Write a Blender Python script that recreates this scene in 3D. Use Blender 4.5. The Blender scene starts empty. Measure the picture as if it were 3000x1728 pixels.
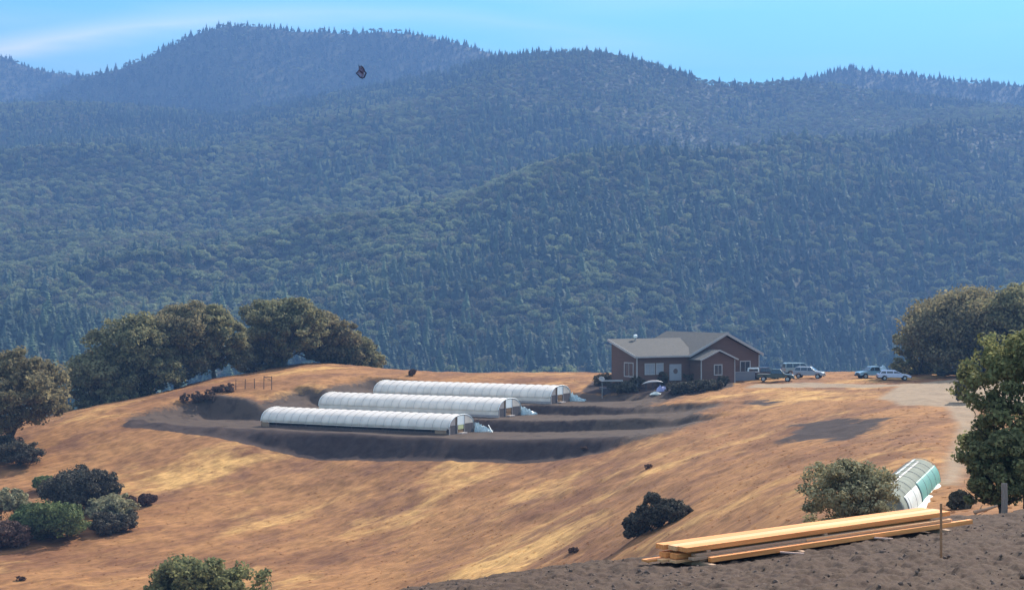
import bpy, bmesh, math, random
import numpy as np
from mathutils import Vector, Matrix

S = bpy.context.scene
C = S.collection
R = math.radians
F = 4757.0                                   # focal length in photo pixels (3000 wide)

# ---------------------------------------------------------------- camera, sky, sun, exposure
cam = bpy.data.cameras.new('camera'); camo = bpy.data.objects.new('camera', cam); C.objects.link(camo)
cam.sensor_width = 36.0; cam.lens = 36.0 * F / 3000.0
cam.clip_start = 0.1; cam.clip_end = 30000
camo.location = (0, 0, 0); camo.rotation_euler = (R(90), 0, 0)
S.camera = camo
SUN_EL, SUN_AZ = R(35), R(37)
W = bpy.data.worlds.new('World'); S.world = W; W.use_nodes = True
nt = W.node_tree; nt.nodes.clear()
out = nt.nodes.new('ShaderNodeOutputWorld'); bg = nt.nodes.new('ShaderNodeBackground')
sky = nt.nodes.new('ShaderNodeTexSky'); sky.sky_type = 'NISHITA'; sky.sun_disc = False
sky.sun_elevation = SUN_EL; sky.sun_rotation = SUN_AZ
sky.altitude = 600; sky.air_density = 1.15; sky.dust_density = 0.25; sky.ozone_density = 2.2
tc = nt.nodes.new('ShaderNodeTexCoord')
mp = nt.nodes.new('ShaderNodeMapping'); mp.inputs['Scale'].default_value = (2.2, 1.0, 17.0); mp.inputs['Rotation'].default_value = (0, R(4), 0)
mp.inputs['Location'].default_value = (0.55, 0.0, 0.35)
cn = nt.nodes.new('ShaderNodeTexNoise'); cn.inputs['Scale'].default_value = 1.7; cn.inputs['Detail'].default_value = 6; cn.inputs['Roughness'].default_value = 0.5
cr = nt.nodes.new('ShaderNodeValToRGB'); cr.color_ramp.elements[0].position = 0.44; cr.color_ramp.elements[1].position = 0.78
cr.color_ramp.elements[1].color = (0.6, 0.6, 0.6, 1)
# a long thin streak of cirrus standing in the north-west, given as a band of directions
sx = nt.nodes.new('ShaderNodeSeparateXYZ')
def mth(op, a, b=None, c=None, clamp=False):
    n = nt.nodes.new('ShaderNodeMath'); n.operation = op; n.use_clamp = clamp
    for i, v in enumerate((a, b, c)):
        if v is None: continue
        if isinstance(v, (int, float)): n.inputs[i].default_value = v
        else: nt.links.new(v, n.inputs[i])
    return n.outputs[0]
nt.links.new(tc.outputs['Generated'], sx.inputs[0]); nt.links.new(tc.outputs['Generated'], mp.inputs[0])
u_ = mth('DIVIDE', sx.outputs[0], mth('MAXIMUM', sx.outputs[1], 0.05)); v_ = mth('DIVIDE', sx.outputs[2], mth('MAXIMUM', sx.outputs[1], 0.05))
ctr = 0.1708
ctr = mth('SUBTRACT', ctr, mth('MULTIPLY', mth('POWER', mth('ADD', u_, 0.12), 2.0), 0.42))
dv = mth('DIVIDE', mth('ABSOLUTE', mth('ADD', mth('SUBTRACT', v_, ctr), mth('MULTIPLY', mth('SUBTRACT', cn.outputs['Fac'], 0.5), 0.030))), 0.0120)
band = mth('MULTIPLY', mth('POWER', mth('SUBTRACT', 1.0, dv, clamp=True), 1.5), mth('SUBTRACT', 0.75, mth('MULTIPLY', mth('ADD', u_, 0.30), 1.6), clamp=True), clamp=True)
nt.links.new(mp.outputs[0], cn.inputs['Vector']); nt.links.new(cn.outputs['Fac'], cr.inputs[0])
fac = mth('ADD', mth('MULTIPLY', cr.outputs[0], 0.40), mth('MULTIPLY', band, mth('ADD', 0.1, mth('MULTIPLY', cn.outputs['Fac'], 1.3))), clamp=True)
vz = mth('DIVIDE', mth('SUBTRACT', sx.outputs[2], 0.35), 0.4, clamp=True)      # unseen white veil added overhead as neutral fill light
fac = mth('ADD', fac, mth('MULTIPLY', vz, 0.42), clamp=True)
tint = nt.nodes.new('ShaderNodeMix'); tint.data_type = 'RGBA'; tint.blend_type = 'MULTIPLY'; tint.inputs[0].default_value = 1
tint.inputs[7].default_value = (0.62, 1.18, 1.36, 1)
nt.links.new(sky.outputs[0], tint.inputs[6])
cm = nt.nodes.new('ShaderNodeMix'); cm.data_type = 'RGBA'; cm.inputs[7].default_value = (10.5, 10.8, 11.2, 1)
nt.links.new(fac, cm.inputs[0]); nt.links.new(tint.outputs[2], cm.inputs[6])
nt.links.new(cm.outputs[2], bg.inputs[0]); bg.inputs[1].default_value = 0.10
nt.links.new(bg.outputs[0], out.inputs[0])
sl = bpy.data.lights.new('sun', 'SUN'); sl.energy = 5.0; sl.angle = R(0.6); sl.color = (1.0, 0.93, 0.82)
so = bpy.data.objects.new('sun', sl); C.objects.link(so)
sd = Vector((math.sin(SUN_AZ) * math.cos(SUN_EL), math.cos(SUN_AZ) * math.cos(SUN_EL), math.sin(SUN_EL)))
so.rotation_euler = sd.to_track_quat('Z', 'Y').to_euler(); so.location = (60, 60, 120)
S.view_settings.view_transform = 'Standard'; S.view_settings.look = 'None'
S.view_settings.exposure = 1.08; S.view_settings.gamma = 1.0
S.cycles.use_denoising = True
S.cycles.max_bounces = 5; S.cycles.diffuse_bounces = 2; S.cycles.transmission_bounces = 3; S.cycles.volume_bounces = 0
S.cycles.use_light_tree = False

# ---------------------------------------------------------------- helpers
rng0 = np.random.RandomState(7)
_LAT = rng0.rand(256, 256)
def vnoise(x, y, seed=0):
    x = np.asarray(x, float) + seed * 17.31; y = np.asarray(y, float) + seed * 7.77
    xi = np.floor(x).astype(np.int64); yi = np.floor(y).astype(np.int64)
    fx = x - xi; fy = y - yi; fx = fx * fx * (3 - 2 * fx); fy = fy * fy * (3 - 2 * fy)
    a = _LAT[xi & 255, yi & 255]; b = _LAT[(xi + 1) & 255, yi & 255]
    c = _LAT[xi & 255, (yi + 1) & 255]; d = _LAT[(xi + 1) & 255, (yi + 1) & 255]
    return (a * (1 - fx) + b * fx) * (1 - fy) + (c * (1 - fx) + d * fx) * fy
def fbm(x, y, oct=4, seed=0):
    s = 0; a = 1; t = 0
    for i in range(oct):
        s = s + a * (vnoise(x * 2 ** i, y * 2 ** i, seed + i * 3) - 0.5) * 2; t += a; a *= 0.5
    return s / t
def sstep(a, b, x):
    t = np.clip((x - a) / (b - a), 0, 1); return t * t * (3 - 2 * t)

def tag(o, label=None, cat=None, group=None, kind=None):
    if label: o['label'] = label
    if cat: o['category'] = cat
    if group: o['group'] = group
    if kind: o['kind'] = kind
    return o
def empty(name, loc=(0, 0, 0), rz=0, label=None, cat=None, group=None):
    o = bpy.data.objects.new(name, None); C.objects.link(o); o.location = loc; o.rotation_euler = (0, 0, rz)
    o.empty_display_size = 0.3
    return tag(o, label, cat, group)
def mesh_np(name, V, faces, m, parent=None, smooth=False, n=4):
    me = bpy.data.meshes.new(name); V = np.asarray(V, np.float32).reshape(-1, 3); Fc = np.asarray(faces, np.int32).reshape(-1, n)
    me.vertices.add(len(V)); me.vertices.foreach_set('co', V.ravel())
    me.loops.add(Fc.size); me.loops.foreach_set('vertex_index', Fc.ravel())
    me.polygons.add(len(Fc)); me.polygons.foreach_set('loop_start', np.arange(0, Fc.size, n, dtype=np.int32))
    me.polygons.foreach_set('loop_total', np.full(len(Fc), n, np.int32))
    me.polygons.foreach_set('use_smooth', np.full(len(Fc), smooth, bool))
    me.update(calc_edges=True); me.validate()
    me.materials.append(m)
    o = bpy.data.objects.new(name, me); C.objects.link(o)
    if parent: o.parent = parent
    return o
class MB:
    """collects simple shapes into one mesh object"""
    def __init__(s): s.bm = bmesh.new()
    def box(s, c, d, rot=None, bev=0):
        g = bmesh.ops.create_cube(s.bm, size=1); vs = g['verts']
        M = Matrix.Translation(c) @ (rot.to_4x4() if rot else Matrix.Identity(4)) @ Matrix.Diagonal((*d, 1))
        bmesh.ops.transform(s.bm, matrix=M, verts=vs)
        if bev:
            es = list({e for v in vs for e in v.link_edges})
            bmesh.ops.bevel(s.bm, geom=es, offset=bev, segments=2, affect='EDGES', profile=0.6)
        return s
    def bar(s, a, b, w, h=None):
        a = Vector(a); b = Vector(b); d = b - a; q = d.to_track_quat('X', 'Z').to_matrix()
        return s.box((a + b) / 2, (d.length, w, h or w), q)
    def tube(s, pts, r, seg=8, cap=True):
        pts = [Vector(p) for p in pts]; rs = r if isinstance(r, (list, tuple)) else [r] * len(pts); rings = []
        for i, p in enumerate(pts):
            d = (pts[min(i + 1, len(pts) - 1)] - pts[max(i - 1, 0)]).normalized()
            u = d.orthogonal().normalized() if i == 0 else (u - d * u.dot(d)).normalized()
            w = d.cross(u)
            rings.append([s.bm.verts.new(p + (u * math.cos(t) + w * math.sin(t)) * rs[i]) for t in [2 * math.pi * k / seg for k in range(seg)]])
        for a, b in zip(rings, rings[1:]):
            for k in range(seg): s.bm.faces.new((a[k], a[(k + 1) % seg], b[(k + 1) % seg], b[k]))
        if cap: s.bm.faces.new(rings[0][::-1]); s.bm.faces.new(rings[-1])
        return s
    def poly(s, pts, thick=None):
        """a flat outline given thickness along vector thick"""
        a = [s.bm.verts.new(p) for p in pts]; s.bm.faces.new(a)
        if thick is not None:
            t = Vector(thick); b = [s.bm.verts.new(Vector(p) + t) for p in pts]; s.bm.faces.new(b[::-1]); n = len(a)
            for i in range(n): s.bm.faces.new((a[i], b[i], b[(i + 1) % n], a[(i + 1) % n]))
        return s
    def strip(s, rows, close=False):
        vs = [[s.bm.verts.new(p) for p in r] for r in rows]
        for a, b in zip(vs, vs[1:]):
            for k in range(len(a) - 1): s.bm.faces.new((a[k], a[k + 1], b[k + 1], b[k]))
        return s
    def build(s, name, m, parent=None, smooth=False, loc=None):
        bmesh.ops.recalc_face_normals(s.bm, faces=s.bm.faces[:])
        me = bpy.data.meshes.new(name); s.bm.to_mesh(me); s.bm.free()
        if smooth:
            for p in me.polygons: p.use_smooth = True
        me.materials.append(m); o = bpy.data.objects.new(name, me); C.objects.link(o)
        if parent: o.parent = parent
        if loc: o.location = loc
        return o

def mat(name, col, rough=0.8, var=0.25, scale=3.0, col2=None, bump=0.0, bscale=20.0, spec=0.3, metal=0.0, stretch=None, coord='Object', transl=0.0, emis=None):
    m = bpy.data.materials.new(name); m.use_nodes = True; t = m.node_tree; b = t.nodes['Principled BSDF']
    b.inputs['Roughness'].default_value = rough; b.inputs['Specular IOR Level'].default_value = spec; b.inputs['Metallic'].default_value = metal
    co = t.nodes.new('ShaderNodeTexCoord'); mpn = t.nodes.new('ShaderNodeMapping'); mpn.inputs['Scale'].default_value = stretch or (1, 1, 1)
    t.links.new(co.outputs[coord], mpn.inputs[0])
    n = t.nodes.new('ShaderNodeTexNoise'); n.inputs['Scale'].default_value = scale; n.inputs['Detail'].default_value = 5
    t.links.new(mpn.outputs[0], n.inputs['Vector'])
    r = t.nodes.new('ShaderNodeValToRGB'); r.color_ramp.elements[0].position = 0.3; r.color_ramp.elements[1].position = 0.7
    c2 = col2 or tuple(c * (1 - var) for c in col); r.color_ramp.elements[0].color = (*c2, 1); r.color_ramp.elements[1].color = (*col, 1)
    t.links.new(n.outputs['Fac'], r.inputs[0]); t.links.new(r.outputs[0], b.inputs['Base Color'])
    if bump:
        n2 = t.nodes.new('ShaderNodeTexNoise'); n2.inputs['Scale'].default_value = bscale; n2.inputs['Detail'].default_value = 4
        t.links.new(mpn.outputs[0], n2.inputs['Vector'])
        bp = t.nodes.new('ShaderNodeBump'); bp.inputs['Strength'].default_value = bump; bp.inputs['Distance'].default_value = 0.05
        t.links.new(n2.outputs['Fac'], bp.inputs['Height']); t.links.new(bp.outputs[0], b.inputs['Normal'])
    if transl:
        tr = t.nodes.new('ShaderNodeBsdfTranslucent'); ms = t.nodes.new('ShaderNodeMixShader'); ms.inputs[0].default_value = transl
        t.links.new(r.outputs[0], tr.inputs[0]); t.links.new(b.outputs[0], ms.inputs[1]); t.links.new(tr.outputs[0], ms.inputs[2])
        t.links.new(ms.outputs[0], t.nodes['Material Output'].inputs[0])
    return m

def leafmat(name, dark, light, transl=0.3, scale=0.35, isl=0.45, world=True):
    """foliage: clump-sized colour noise plus a different tone for each leaf"""
    m = bpy.data.materials.new(name); m.use_nodes = True; t = m.node_tree; b = t.nodes['Principled BSDF']
    b.inputs['Roughness'].default_value = 0.8; b.inputs['Specular IOR Level'].default_value = 0.1
    g = t.nodes.new('ShaderNodeNewGeometry'); oi = t.nodes.new('ShaderNodeObjectInfo')
    n = t.nodes.new('ShaderNodeTexNoise'); n.inputs['Scale'].default_value = scale; n.inputs['Detail'].default_value = 3
    t.links.new(g.outputs['Position'], n.inputs['Vector'])
    a = t.nodes.new('ShaderNodeMath'); a.operation = 'MULTIPLY_ADD'; a.inputs[1].default_value = isl
    t.links.new(g.outputs['Random Per Island'] if world else oi.outputs['Random'], a.inputs[0]); t.links.new(n.outputs['Fac'], a.inputs[2])
    r = t.nodes.new('ShaderNodeValToRGB'); r.color_ramp.elements[0].position = 0.35; r.color_ramp.elements[1].position = 0.95
    r.color_ramp.elements[0].color = (*dark, 1); r.color_ramp.elements[1].color = (*light, 1)
    t.links.new(a.outputs[0], r.inputs[0]); t.links.new(r.outputs[0], b.inputs['Base Color'])
    tr = t.nodes.new('ShaderNodeBsdfTranslucent'); ms = t.nodes.new('ShaderNodeMixShader'); ms.inputs[0].default_value = transl
    t.links.new(r.outputs[0], tr.inputs[0]); t.links.new(b.outputs[0], ms.inputs[1]); t.links.new(tr.outputs[0], ms.inputs[2])
    t.links.new(ms.outputs[0], t.nodes['Material Output'].inputs[0])
    return m

# ---------------------------------------------------------------- the lie of the land: eye height 0, y = metres ahead
def P(*rows):
    """(distance, photo row) measured on the photograph, or (distance, height, 'z')"""
    return [(r[0], r[1] if len(r) == 3 else r[0] * (864 - r[1]) / F) for r in rows]
COLS = {
 -600: P((2,-1.9,'z'),(10,-3.2,'z'),(22.5,-6,'z'),(35,-9.5,'z'),(60,-18,'z'),(80,-23.5,'z'),(100,-26.5,'z'),(135,-27,'z'),(148,1715),(165,1620),(185,1490),(200,1410),(213,1350),(225,1320),(240,-23,'z'),(280,-32,'z'),(400,-70,'z'),(600,-110,'z')),
 0:    P((2,-1.8,'z'),(10,-3.1,'z'),(22.5,-5.5,'z'),(35,-8.8,'z'),(60,-18,'z'),(80,-23.5,'z'),(100,-26.5,'z'),(120,-27,'z'),(135,-27,'z'),(148,1718),(165,1620),(185,1490),(200,1400),(213,1330),(225,1268),(233,1240),(246,-20.5,'z'),(280,-32,'z'),(400,-70,'z'),(600,-110,'z')),
 300:  P((2,-1.8,'z'),(10,-3.1,'z'),(22.5,-5.3,'z'),(35,-8.6,'z'),(60,-18,'z'),(80,-23.5,'z'),(100,-26.5,'z'),(120,-27,'z'),(135,-27,'z'),(148,1720),(165,1620),(185,1500),(200,1400),(212,1310),(225,1230),(237,1182),(245,1171),(258,-18.5,'z'),(290,-30,'z'),(400,-68,'z'),(600,-110,'z')),
 600:  P((2,-1.8,'z'),(10,-3,'z'),(22.5,-4.9,'z'),(29,-6.3,'z'),(60,-18,'z'),(80,-23,'z'),(100,-26,'z'),(120,-26.5,'z'),(135,-26.8,'z'),(147,1725),(165,1620),(185,1510),(200,1400),(210,1300),(222,1230),(235,1175),(250,1122),(263,1096),(280,-15.5,'z'),(300,-22,'z'),(400,-62,'z'),(600,-110,'z')),
 900:  P((2,-1.8,'z'),(10,-3,'z'),(22.5,-4.6,'z'),(29,-5.7,'z'),(60,-17,'z'),(80,-22,'z'),(100,-25,'z'),(120,-26,'z'),(135,-26,'z'),(145,1715),(160,1640),(180,1530),(195,1440),(206,1352),(217,1290),(232,1190),(245,1130),(262,1082),(282,1043),(300,-12.8,'z'),(330,-26,'z'),(400,-58,'z'),(600,-110,'z')),
 1200: P((2,-1.7,'z'),(10,-2.9,'z'),(22.5,-4.35,'z'),(27,-4.95,'z'),(29,1706),(35,-7.6,'z'),(45,-11,'z'),(60,-16,'z'),(80,-21,'z'),(100,-24,'z'),(120,-25,'z'),(130,-25,'z'),(140,1718),(155,1640),(175,1515),(190,1412),(203,1324),(215,1284),(230,1200),(240,1150),(255,1108),(272,1078),(300,-17,'z'),(400,-58,'z'),(600,-110,'z')),
 1600: P((2,-1.7,'z'),(10,-2.9,'z'),(22.5,-4.2,'z'),(27,1690),(30,1650),(35,-7,'z'),(45,-10.5,'z'),(60,-15,'z'),(80,-19.5,'z'),(100,-21,'z'),(115,-21.6,'z'),(125,1690),(140,1600),(160,1495),(180,1402),(192,1346),(200,1309),(212,1286),(225,1225),(238,1165),(250,1126),(268,1099),(284,1087),(306,-17,'z'),(400,-55,'z'),(600,-105,'z')),
 2000: P((2,-1.7,'z'),(10,-2.85,'z'),(22.5,1726),(27.5,1669),(29.5,1626),(31.5,1606),(36,-6.6,'z'),(45,-9.5,'z'),(60,-13,'z'),(75,-15,'z'),(90,-15.8,'z'),(100,1615),(115,1530),(130,1460),(150,1385),(170,1320),(185,1270),(200,1226),(215,1186),(226,1158),(235,1136),(250,1117),(270,1096),(287,1086),(310,-17,'z'),(400,-52,'z'),(600,-105,'z')),
 2350: P((2,-1.7,'z'),(10,-2.8,'z'),(22.5,1724),(28,1638),(31,1582),(33.5,1556),(38,-6.5,'z'),(45,-8.2,'z'),(60,-9.8,'z'),(75,1560),(90,1490),(105,1425),(125,1365),(150,1298),(175,1236),(195,1190),(215,1154),(240,1122),(262,1098),(280,1085),(305,-16.5,'z'),(400,-50,'z'),(600,-100,'z')),
 2700: P((2,-1.7,'z'),(10,-2.8,'z'),(22.5,1720),(28,1606),(31,1556),(34,1516),(36,1505),(42,-6.5,'z'),(50,-8,'z'),(65,-9.3,'z'),(75,1488),(85,1440),(100,1385),(120,1315),(150,1230),(180,1174),(205,1142),(235,1112),(262,1092),(278,1086),(305,-16.5,'z'),(400,-50,'z'),(600,-100,'z')),
 3000: P((2,-1.7,'z'),(10,-2.8,'z'),(22.5,1718),(28,1600),(31,1555),(36,1510),(44,1477),(52,-7.2,'z'),(60,-8.3,'z'),(80,-10,'z'),(100,1395),(130,1285),(160,1210),(200,1142),(235,1108),(260,1092),(276,1086),(305,-16.5,'z'),(400,-50,'z'),(600,-100,'z')),
 3600: P((2,-1.7,'z'),(10,-2.8,'z'),(22.5,1718),(28,1600),(31,1555),(36,1510),(44,1476),(52,-7,'z'),(60,-8,'z'),(80,-9.5,'z'),(100,1380),(130,1275),(160,1208),(200,1140),(235,1106),(260,1092),(276,1086),(305,-16.5,'z'),(400,-50,'z'),(600,-100,'z')),
}
LD = np.linspace(math.log(2), math.log(600), 700); PX = np.arange(-800, 3801, 20.0)
def gsm(a, sig, axis):
    k = np.arange(-int(3 * sig) - 1, int(3 * sig) + 2); w = np.exp(-0.5 * (k / sig) ** 2); w /= w.sum()
    pad = [(0, 0), (0, 0)]; pad[axis] = (len(k) // 2, len(k) // 2)
    return np.apply_along_axis(lambda r: np.convolve(r, w, 'valid'), axis, np.pad(a, pad, mode='edge'))
_k = sorted(COLS); T = np.array([np.interp(np.exp(LD), [r[0] for r in COLS[k]], [r[1] for r in COLS[k]]) for k in _k]).T
T = np.array([np.interp(PX, _k, row) for row in T])
T = gsm(gsm(T, 2.2, 0), 4.0, 1)
def table(x, y):
    y = np.maximum(y, 2.0); px = np.clip(1500 + F * x / y, PX[0], PX[-1] - 1e-3); l = np.clip(np.log(y), LD[0], LD[-1] - 1e-6)
    a = (px - PX[0]) / 20.0; b = (l - LD[0]) / (LD[1] - LD[0]); i = np.minimum(a.astype(int), len(PX) - 2); j = np.minimum(b.astype(int), len(LD) - 2)
    fa = a - i; fb = b - j
    return (T[j, i] * (1 - fa) + T[j, i + 1] * fa) * (1 - fb) + (T[j + 1, i] * (1 - fa) + T[j + 1, i + 1] * fa) * fb

# terraces cut for the greenhouses, in the greenhouses' own frame
GA = np.array([-34.3, 222.0]); GD = np.array([0.880, -0.475]); GQ = np.array([0.475, 0.880])
def gst(x, y): return (x - GA[0]) * GD[0] + (y - GA[1]) * GD[1], (x - GA[0]) * GQ[0] + (y - GA[1]) * GQ[1]
def gworld(s, t): return GA[0] + s * GD[0] + t * GQ[0], GA[1] + s * GD[1] + t * GQ[1]
TERR = [(-17.95, -4.0, 8.6, -15, 54), (-16.6, 10.4, 20.6, -5, 51), (-15.4, 22.4, 34.5, -2, 40)]
def terr_h(k, s): return TERR[k][0] + np.clip(s - 33, 0, 40) ** 1.5 * 0.012
def ground(x, y, fine=True):
    x = np.asarray(x, float); y = np.asarray(y, float)
    z = table(x, y)
    far = sstep(50, 110, y)
    z = z + fbm(x / 14, y / 14, 3, 5) * 0.38 * far * (1 - sstep(205, 222, y) * 0.6) + fbm(x / 4.5, y / 4.5, 3, 11) * 0.20 * far + fbm(x / 1.5, y / 1.9, 2, 23) * 0.11 * far
    s, t = gst(x, y)
    wob = fbm(s / 9, t / 9, 3, 31) * 1.3
    for k, (zk, t0, t1, s0, s1) in enumerate(TERR):
        dx = np.maximum(np.maximum(s0 - s, s - s1), 0); dt = np.maximum(np.maximum(t0 - t, t - t1), 0)
        sl = np.where(t < t0, 4.2 if k == 0 else 1.8, 2.6 if k < 2 else 3.0)
        d = np.sqrt((dt / sl) ** 2 + (dx / np.where(s > 0, 13.0, 6.0)) ** 2) + wob * 0.07 * (dx > 0)
        w = 1 - sstep(0, 1, d) if k == 0 else np.clip(1 - d, 0, 1)
        z = z * (1 - w) + (terr_h(k, s) + fbm(x / 5, y / 5, 2, 9) * 0.10 + fbm(x / 1.2, y / 1.2, 2, 19) * 0.05) * w
        z = z + (fbm(s / 1.1, t / 7, 3, 44 + k) * 0.34 + fbm(s / 5, t / 9, 2, 54 + k) * 0.30) * np.clip(w * (1 - w) * 4, 0, 1)
    return z
def gz(x, y): return float(ground(np.array([x]), np.array([y]))[0])
_ys = np.exp(np.linspace(math.log(18), math.log(300), 2600))
def at(px, py, ymin=18, ymax=300):
    """where the sight line through a photo pixel meets the land"""
    u = (px - 1500) / F; v = (864 - py) / F
    hit = (ground(_ys * u, _ys) >= _ys * v) & (_ys > ymin) & (_ys < ymax)
    i = int(np.argmax(hit)) if hit.any() else int(np.searchsorted(_ys, min(ymax, 299)))
    y = _ys[i]; return Vector((u * y, y, gz(u * y, y)))
def on(px, y): x = (px - 1500) / F * y; return Vector((x, y, gz(x, y)))
def poly_d(x, y, poly):
    """signed distance to a polygon, negative inside"""
    d = np.full(x.shape, 1e9); ins = np.zeros(x.shape, bool); n = len(poly)
    for i in range(n):
        ax, ay = poly[i]; bx, by = poly[(i + 1) % n]; ex, ey = bx - ax, by - ay
        t = np.clip(((x - ax) * ex + (y - ay) * ey) / (ex * ex + ey * ey + 1e-9), 0, 1)
        d = np.minimum(d, np.hypot(x - ax - t * ex, y - ay - t * ey))
        c = ((ay > y) != (by > y)) & (x < ex * (y - ay) / (ey if abs(ey) > 1e-9 else 1e-9) + ax); ins ^= c
    return np.where(ins, -d, d)
def outline(pts, **k): return [tuple(at(*p, **k)[:2]) for p in pts]
DIRT_TERR = outline([(365,1232),(480,1226),(600,1195),(690,1162),(790,1150),(900,1128),(1000,1119),(1110,1121),(1300,1128),(1500,1140),(1700,1150),(1780,1160),(1900,1161),(1965,1176),(2020,1208),(2050,1236),(2035,1262),(1950,1284),(1800,1308),(1600,1316),(1400,1312),(1200,1322),(1000,1346),(850,1346),(700,1326),(600,1294),(480,1262)], ymin=150)
DARK_BANK = outline([(385,1234),(640,1247),(900,1266),(1250,1292),(1700,1290),(2000,1264),(1950,1284),(1800,1308),(1600,1316),(1400,1312),(1200,1322),(1000,1346),(850,1346),(700,1326),(600,1294),(480,1262)], ymin=150)
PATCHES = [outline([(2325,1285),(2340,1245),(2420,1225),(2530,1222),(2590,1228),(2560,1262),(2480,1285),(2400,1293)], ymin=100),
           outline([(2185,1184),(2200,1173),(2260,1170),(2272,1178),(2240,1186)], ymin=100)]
GRAVEL = [outline([(2570,1168),(2600,1150),(2640,1128),(2740,1116),(2900,1104),(3100,1104),(3100,1200),(2940,1200),(2830,1198),(2740,1190),(2640,1188)], ymin=100),
          outline([(2770,1190),(2860,1190),(2870,1240),(2850,1300),(2830,1360),(2800,1420),(2740,1420),(2770,1350),(2800,1290),(2805,1240)], ymin=60),
          outline([(2180,1136),(2230,1124),(2400,1121),(2520,1126),(2700,1124),(2700,1132),(2520,1137),(2380,1135),(2280,1136)], ymin=100)]
CREST = [(900,1760),(1100,1728),(1200,1706),(1400,1678),(1600,1650),(1800,1628),(2000,1606),(2150,1588),(2350,1556),(2550,1530),(2700,1506),(2850,1484),(3000,1476),(3400,1474)]
HAZE = 0.00033
# ---------------------------------------------------------------- ground sheet
def world_pos(t): return t.nodes.new('ShaderNodeNewGeometry').outputs['Position']
def grass_group():
    g = bpy.data.node_groups.new('dry grass colour', 'ShaderNodeTree')
    g.interface.new_socket('Color', in_out='OUTPUT', socket_type='NodeSocketColor')
    o = g.nodes.new('NodeGroupOutput'); pos = world_pos(g)
    def noise(scale, rot, sc, det=5, rough=0.55):
        m = g.nodes.new('ShaderNodeMapping'); m.inputs['Rotation'].default_value = (0, 0, rot); m.inputs['Scale'].default_value = sc
        # mapping is point: rotate first by an extra node so the stretch follows the slope
        r = g.nodes.new('ShaderNodeVectorRotate'); r.inputs['Angle'].default_value = rot; r.rotation_type = 'Z_AXIS'
        m.inputs['Rotation'].default_value = (0, 0, 0)
        g.links.new(pos, r.inputs[0]); g.links.new(r.outputs[0], m.inputs[0])
        n = g.nodes.new('ShaderNodeTexNoise'); n.inputs['Scale'].default_value = scale; n.inputs['Detail'].default_value = det; n.inputs['Roughness'].default_value = rough
        g.links.new(m.outputs[0], n.inputs['Vector']); return n.outputs['Fac']
    def ramp(f, *st):
        r = g.nodes.new('ShaderNodeValToRGB'); e = r.color_ramp.elements
        for i, (p, c) in enumerate(st):
            if i > 1: e.new(p)
            e[i].position = p; e[i].color = (*c, 1)
        g.links.new(f, r.inputs[0]); return r.outputs[0]
    def mix(f, a, b, mode='MIX'):
        m = g.nodes.new('ShaderNodeMix'); m.data_type = 'RGBA'; m.blend_type = mode
        if isinstance(f, float): m.inputs[0].default_value = f
        else: g.links.new(f, m.inputs[0])
        g.links.new(a, m.inputs[6])
        if isinstance(b, tuple): m.inputs[7].default_value = (*b, 1)
        else: g.links.new(b, m.inputs[7])
        return m.outputs[2]
    base = ramp(noise(0.085, -0.93, (0.65, 1.3, 1), 6, 0.62), (0.36, (0.185, 0.084, 0.040)), (0.64, (0.395, 0.202, 0.076)), (0.46, (0.250, 0.117, 0.051)), (0.55, (0.320, 0.156, 0.062)))
    gold = ramp(noise(0.055, -0.80, (0.65, 1.35, 1), 6, 0.66), (0.545, (0, 0, 0)), (0.66, (1, 1, 1)))
    base = mix(gold, base, (0.54, 0.305, 0.108))
    brn = ramp(noise(0.12, -0.9, (0.65, 1.4, 1), 6, 0.66), (0.53, (0, 0, 0)), (0.64, (0.75, 0.75, 0.75)))
    base = mix(brn, base, (0.17, 0.080, 0.045))
    fine = ramp(noise(0.9, -0.9, (0.6, 1.5, 1), 6, 0.7), (0.40, (0.72, 0.70, 0.68)), (0.60, (1.12, 1.10, 1.08)))
    base = mix(1.0, base, fine, 'MULTIPLY')
    g.links.new(base, o.inputs[0]); return g
GG = grass_group()
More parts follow.
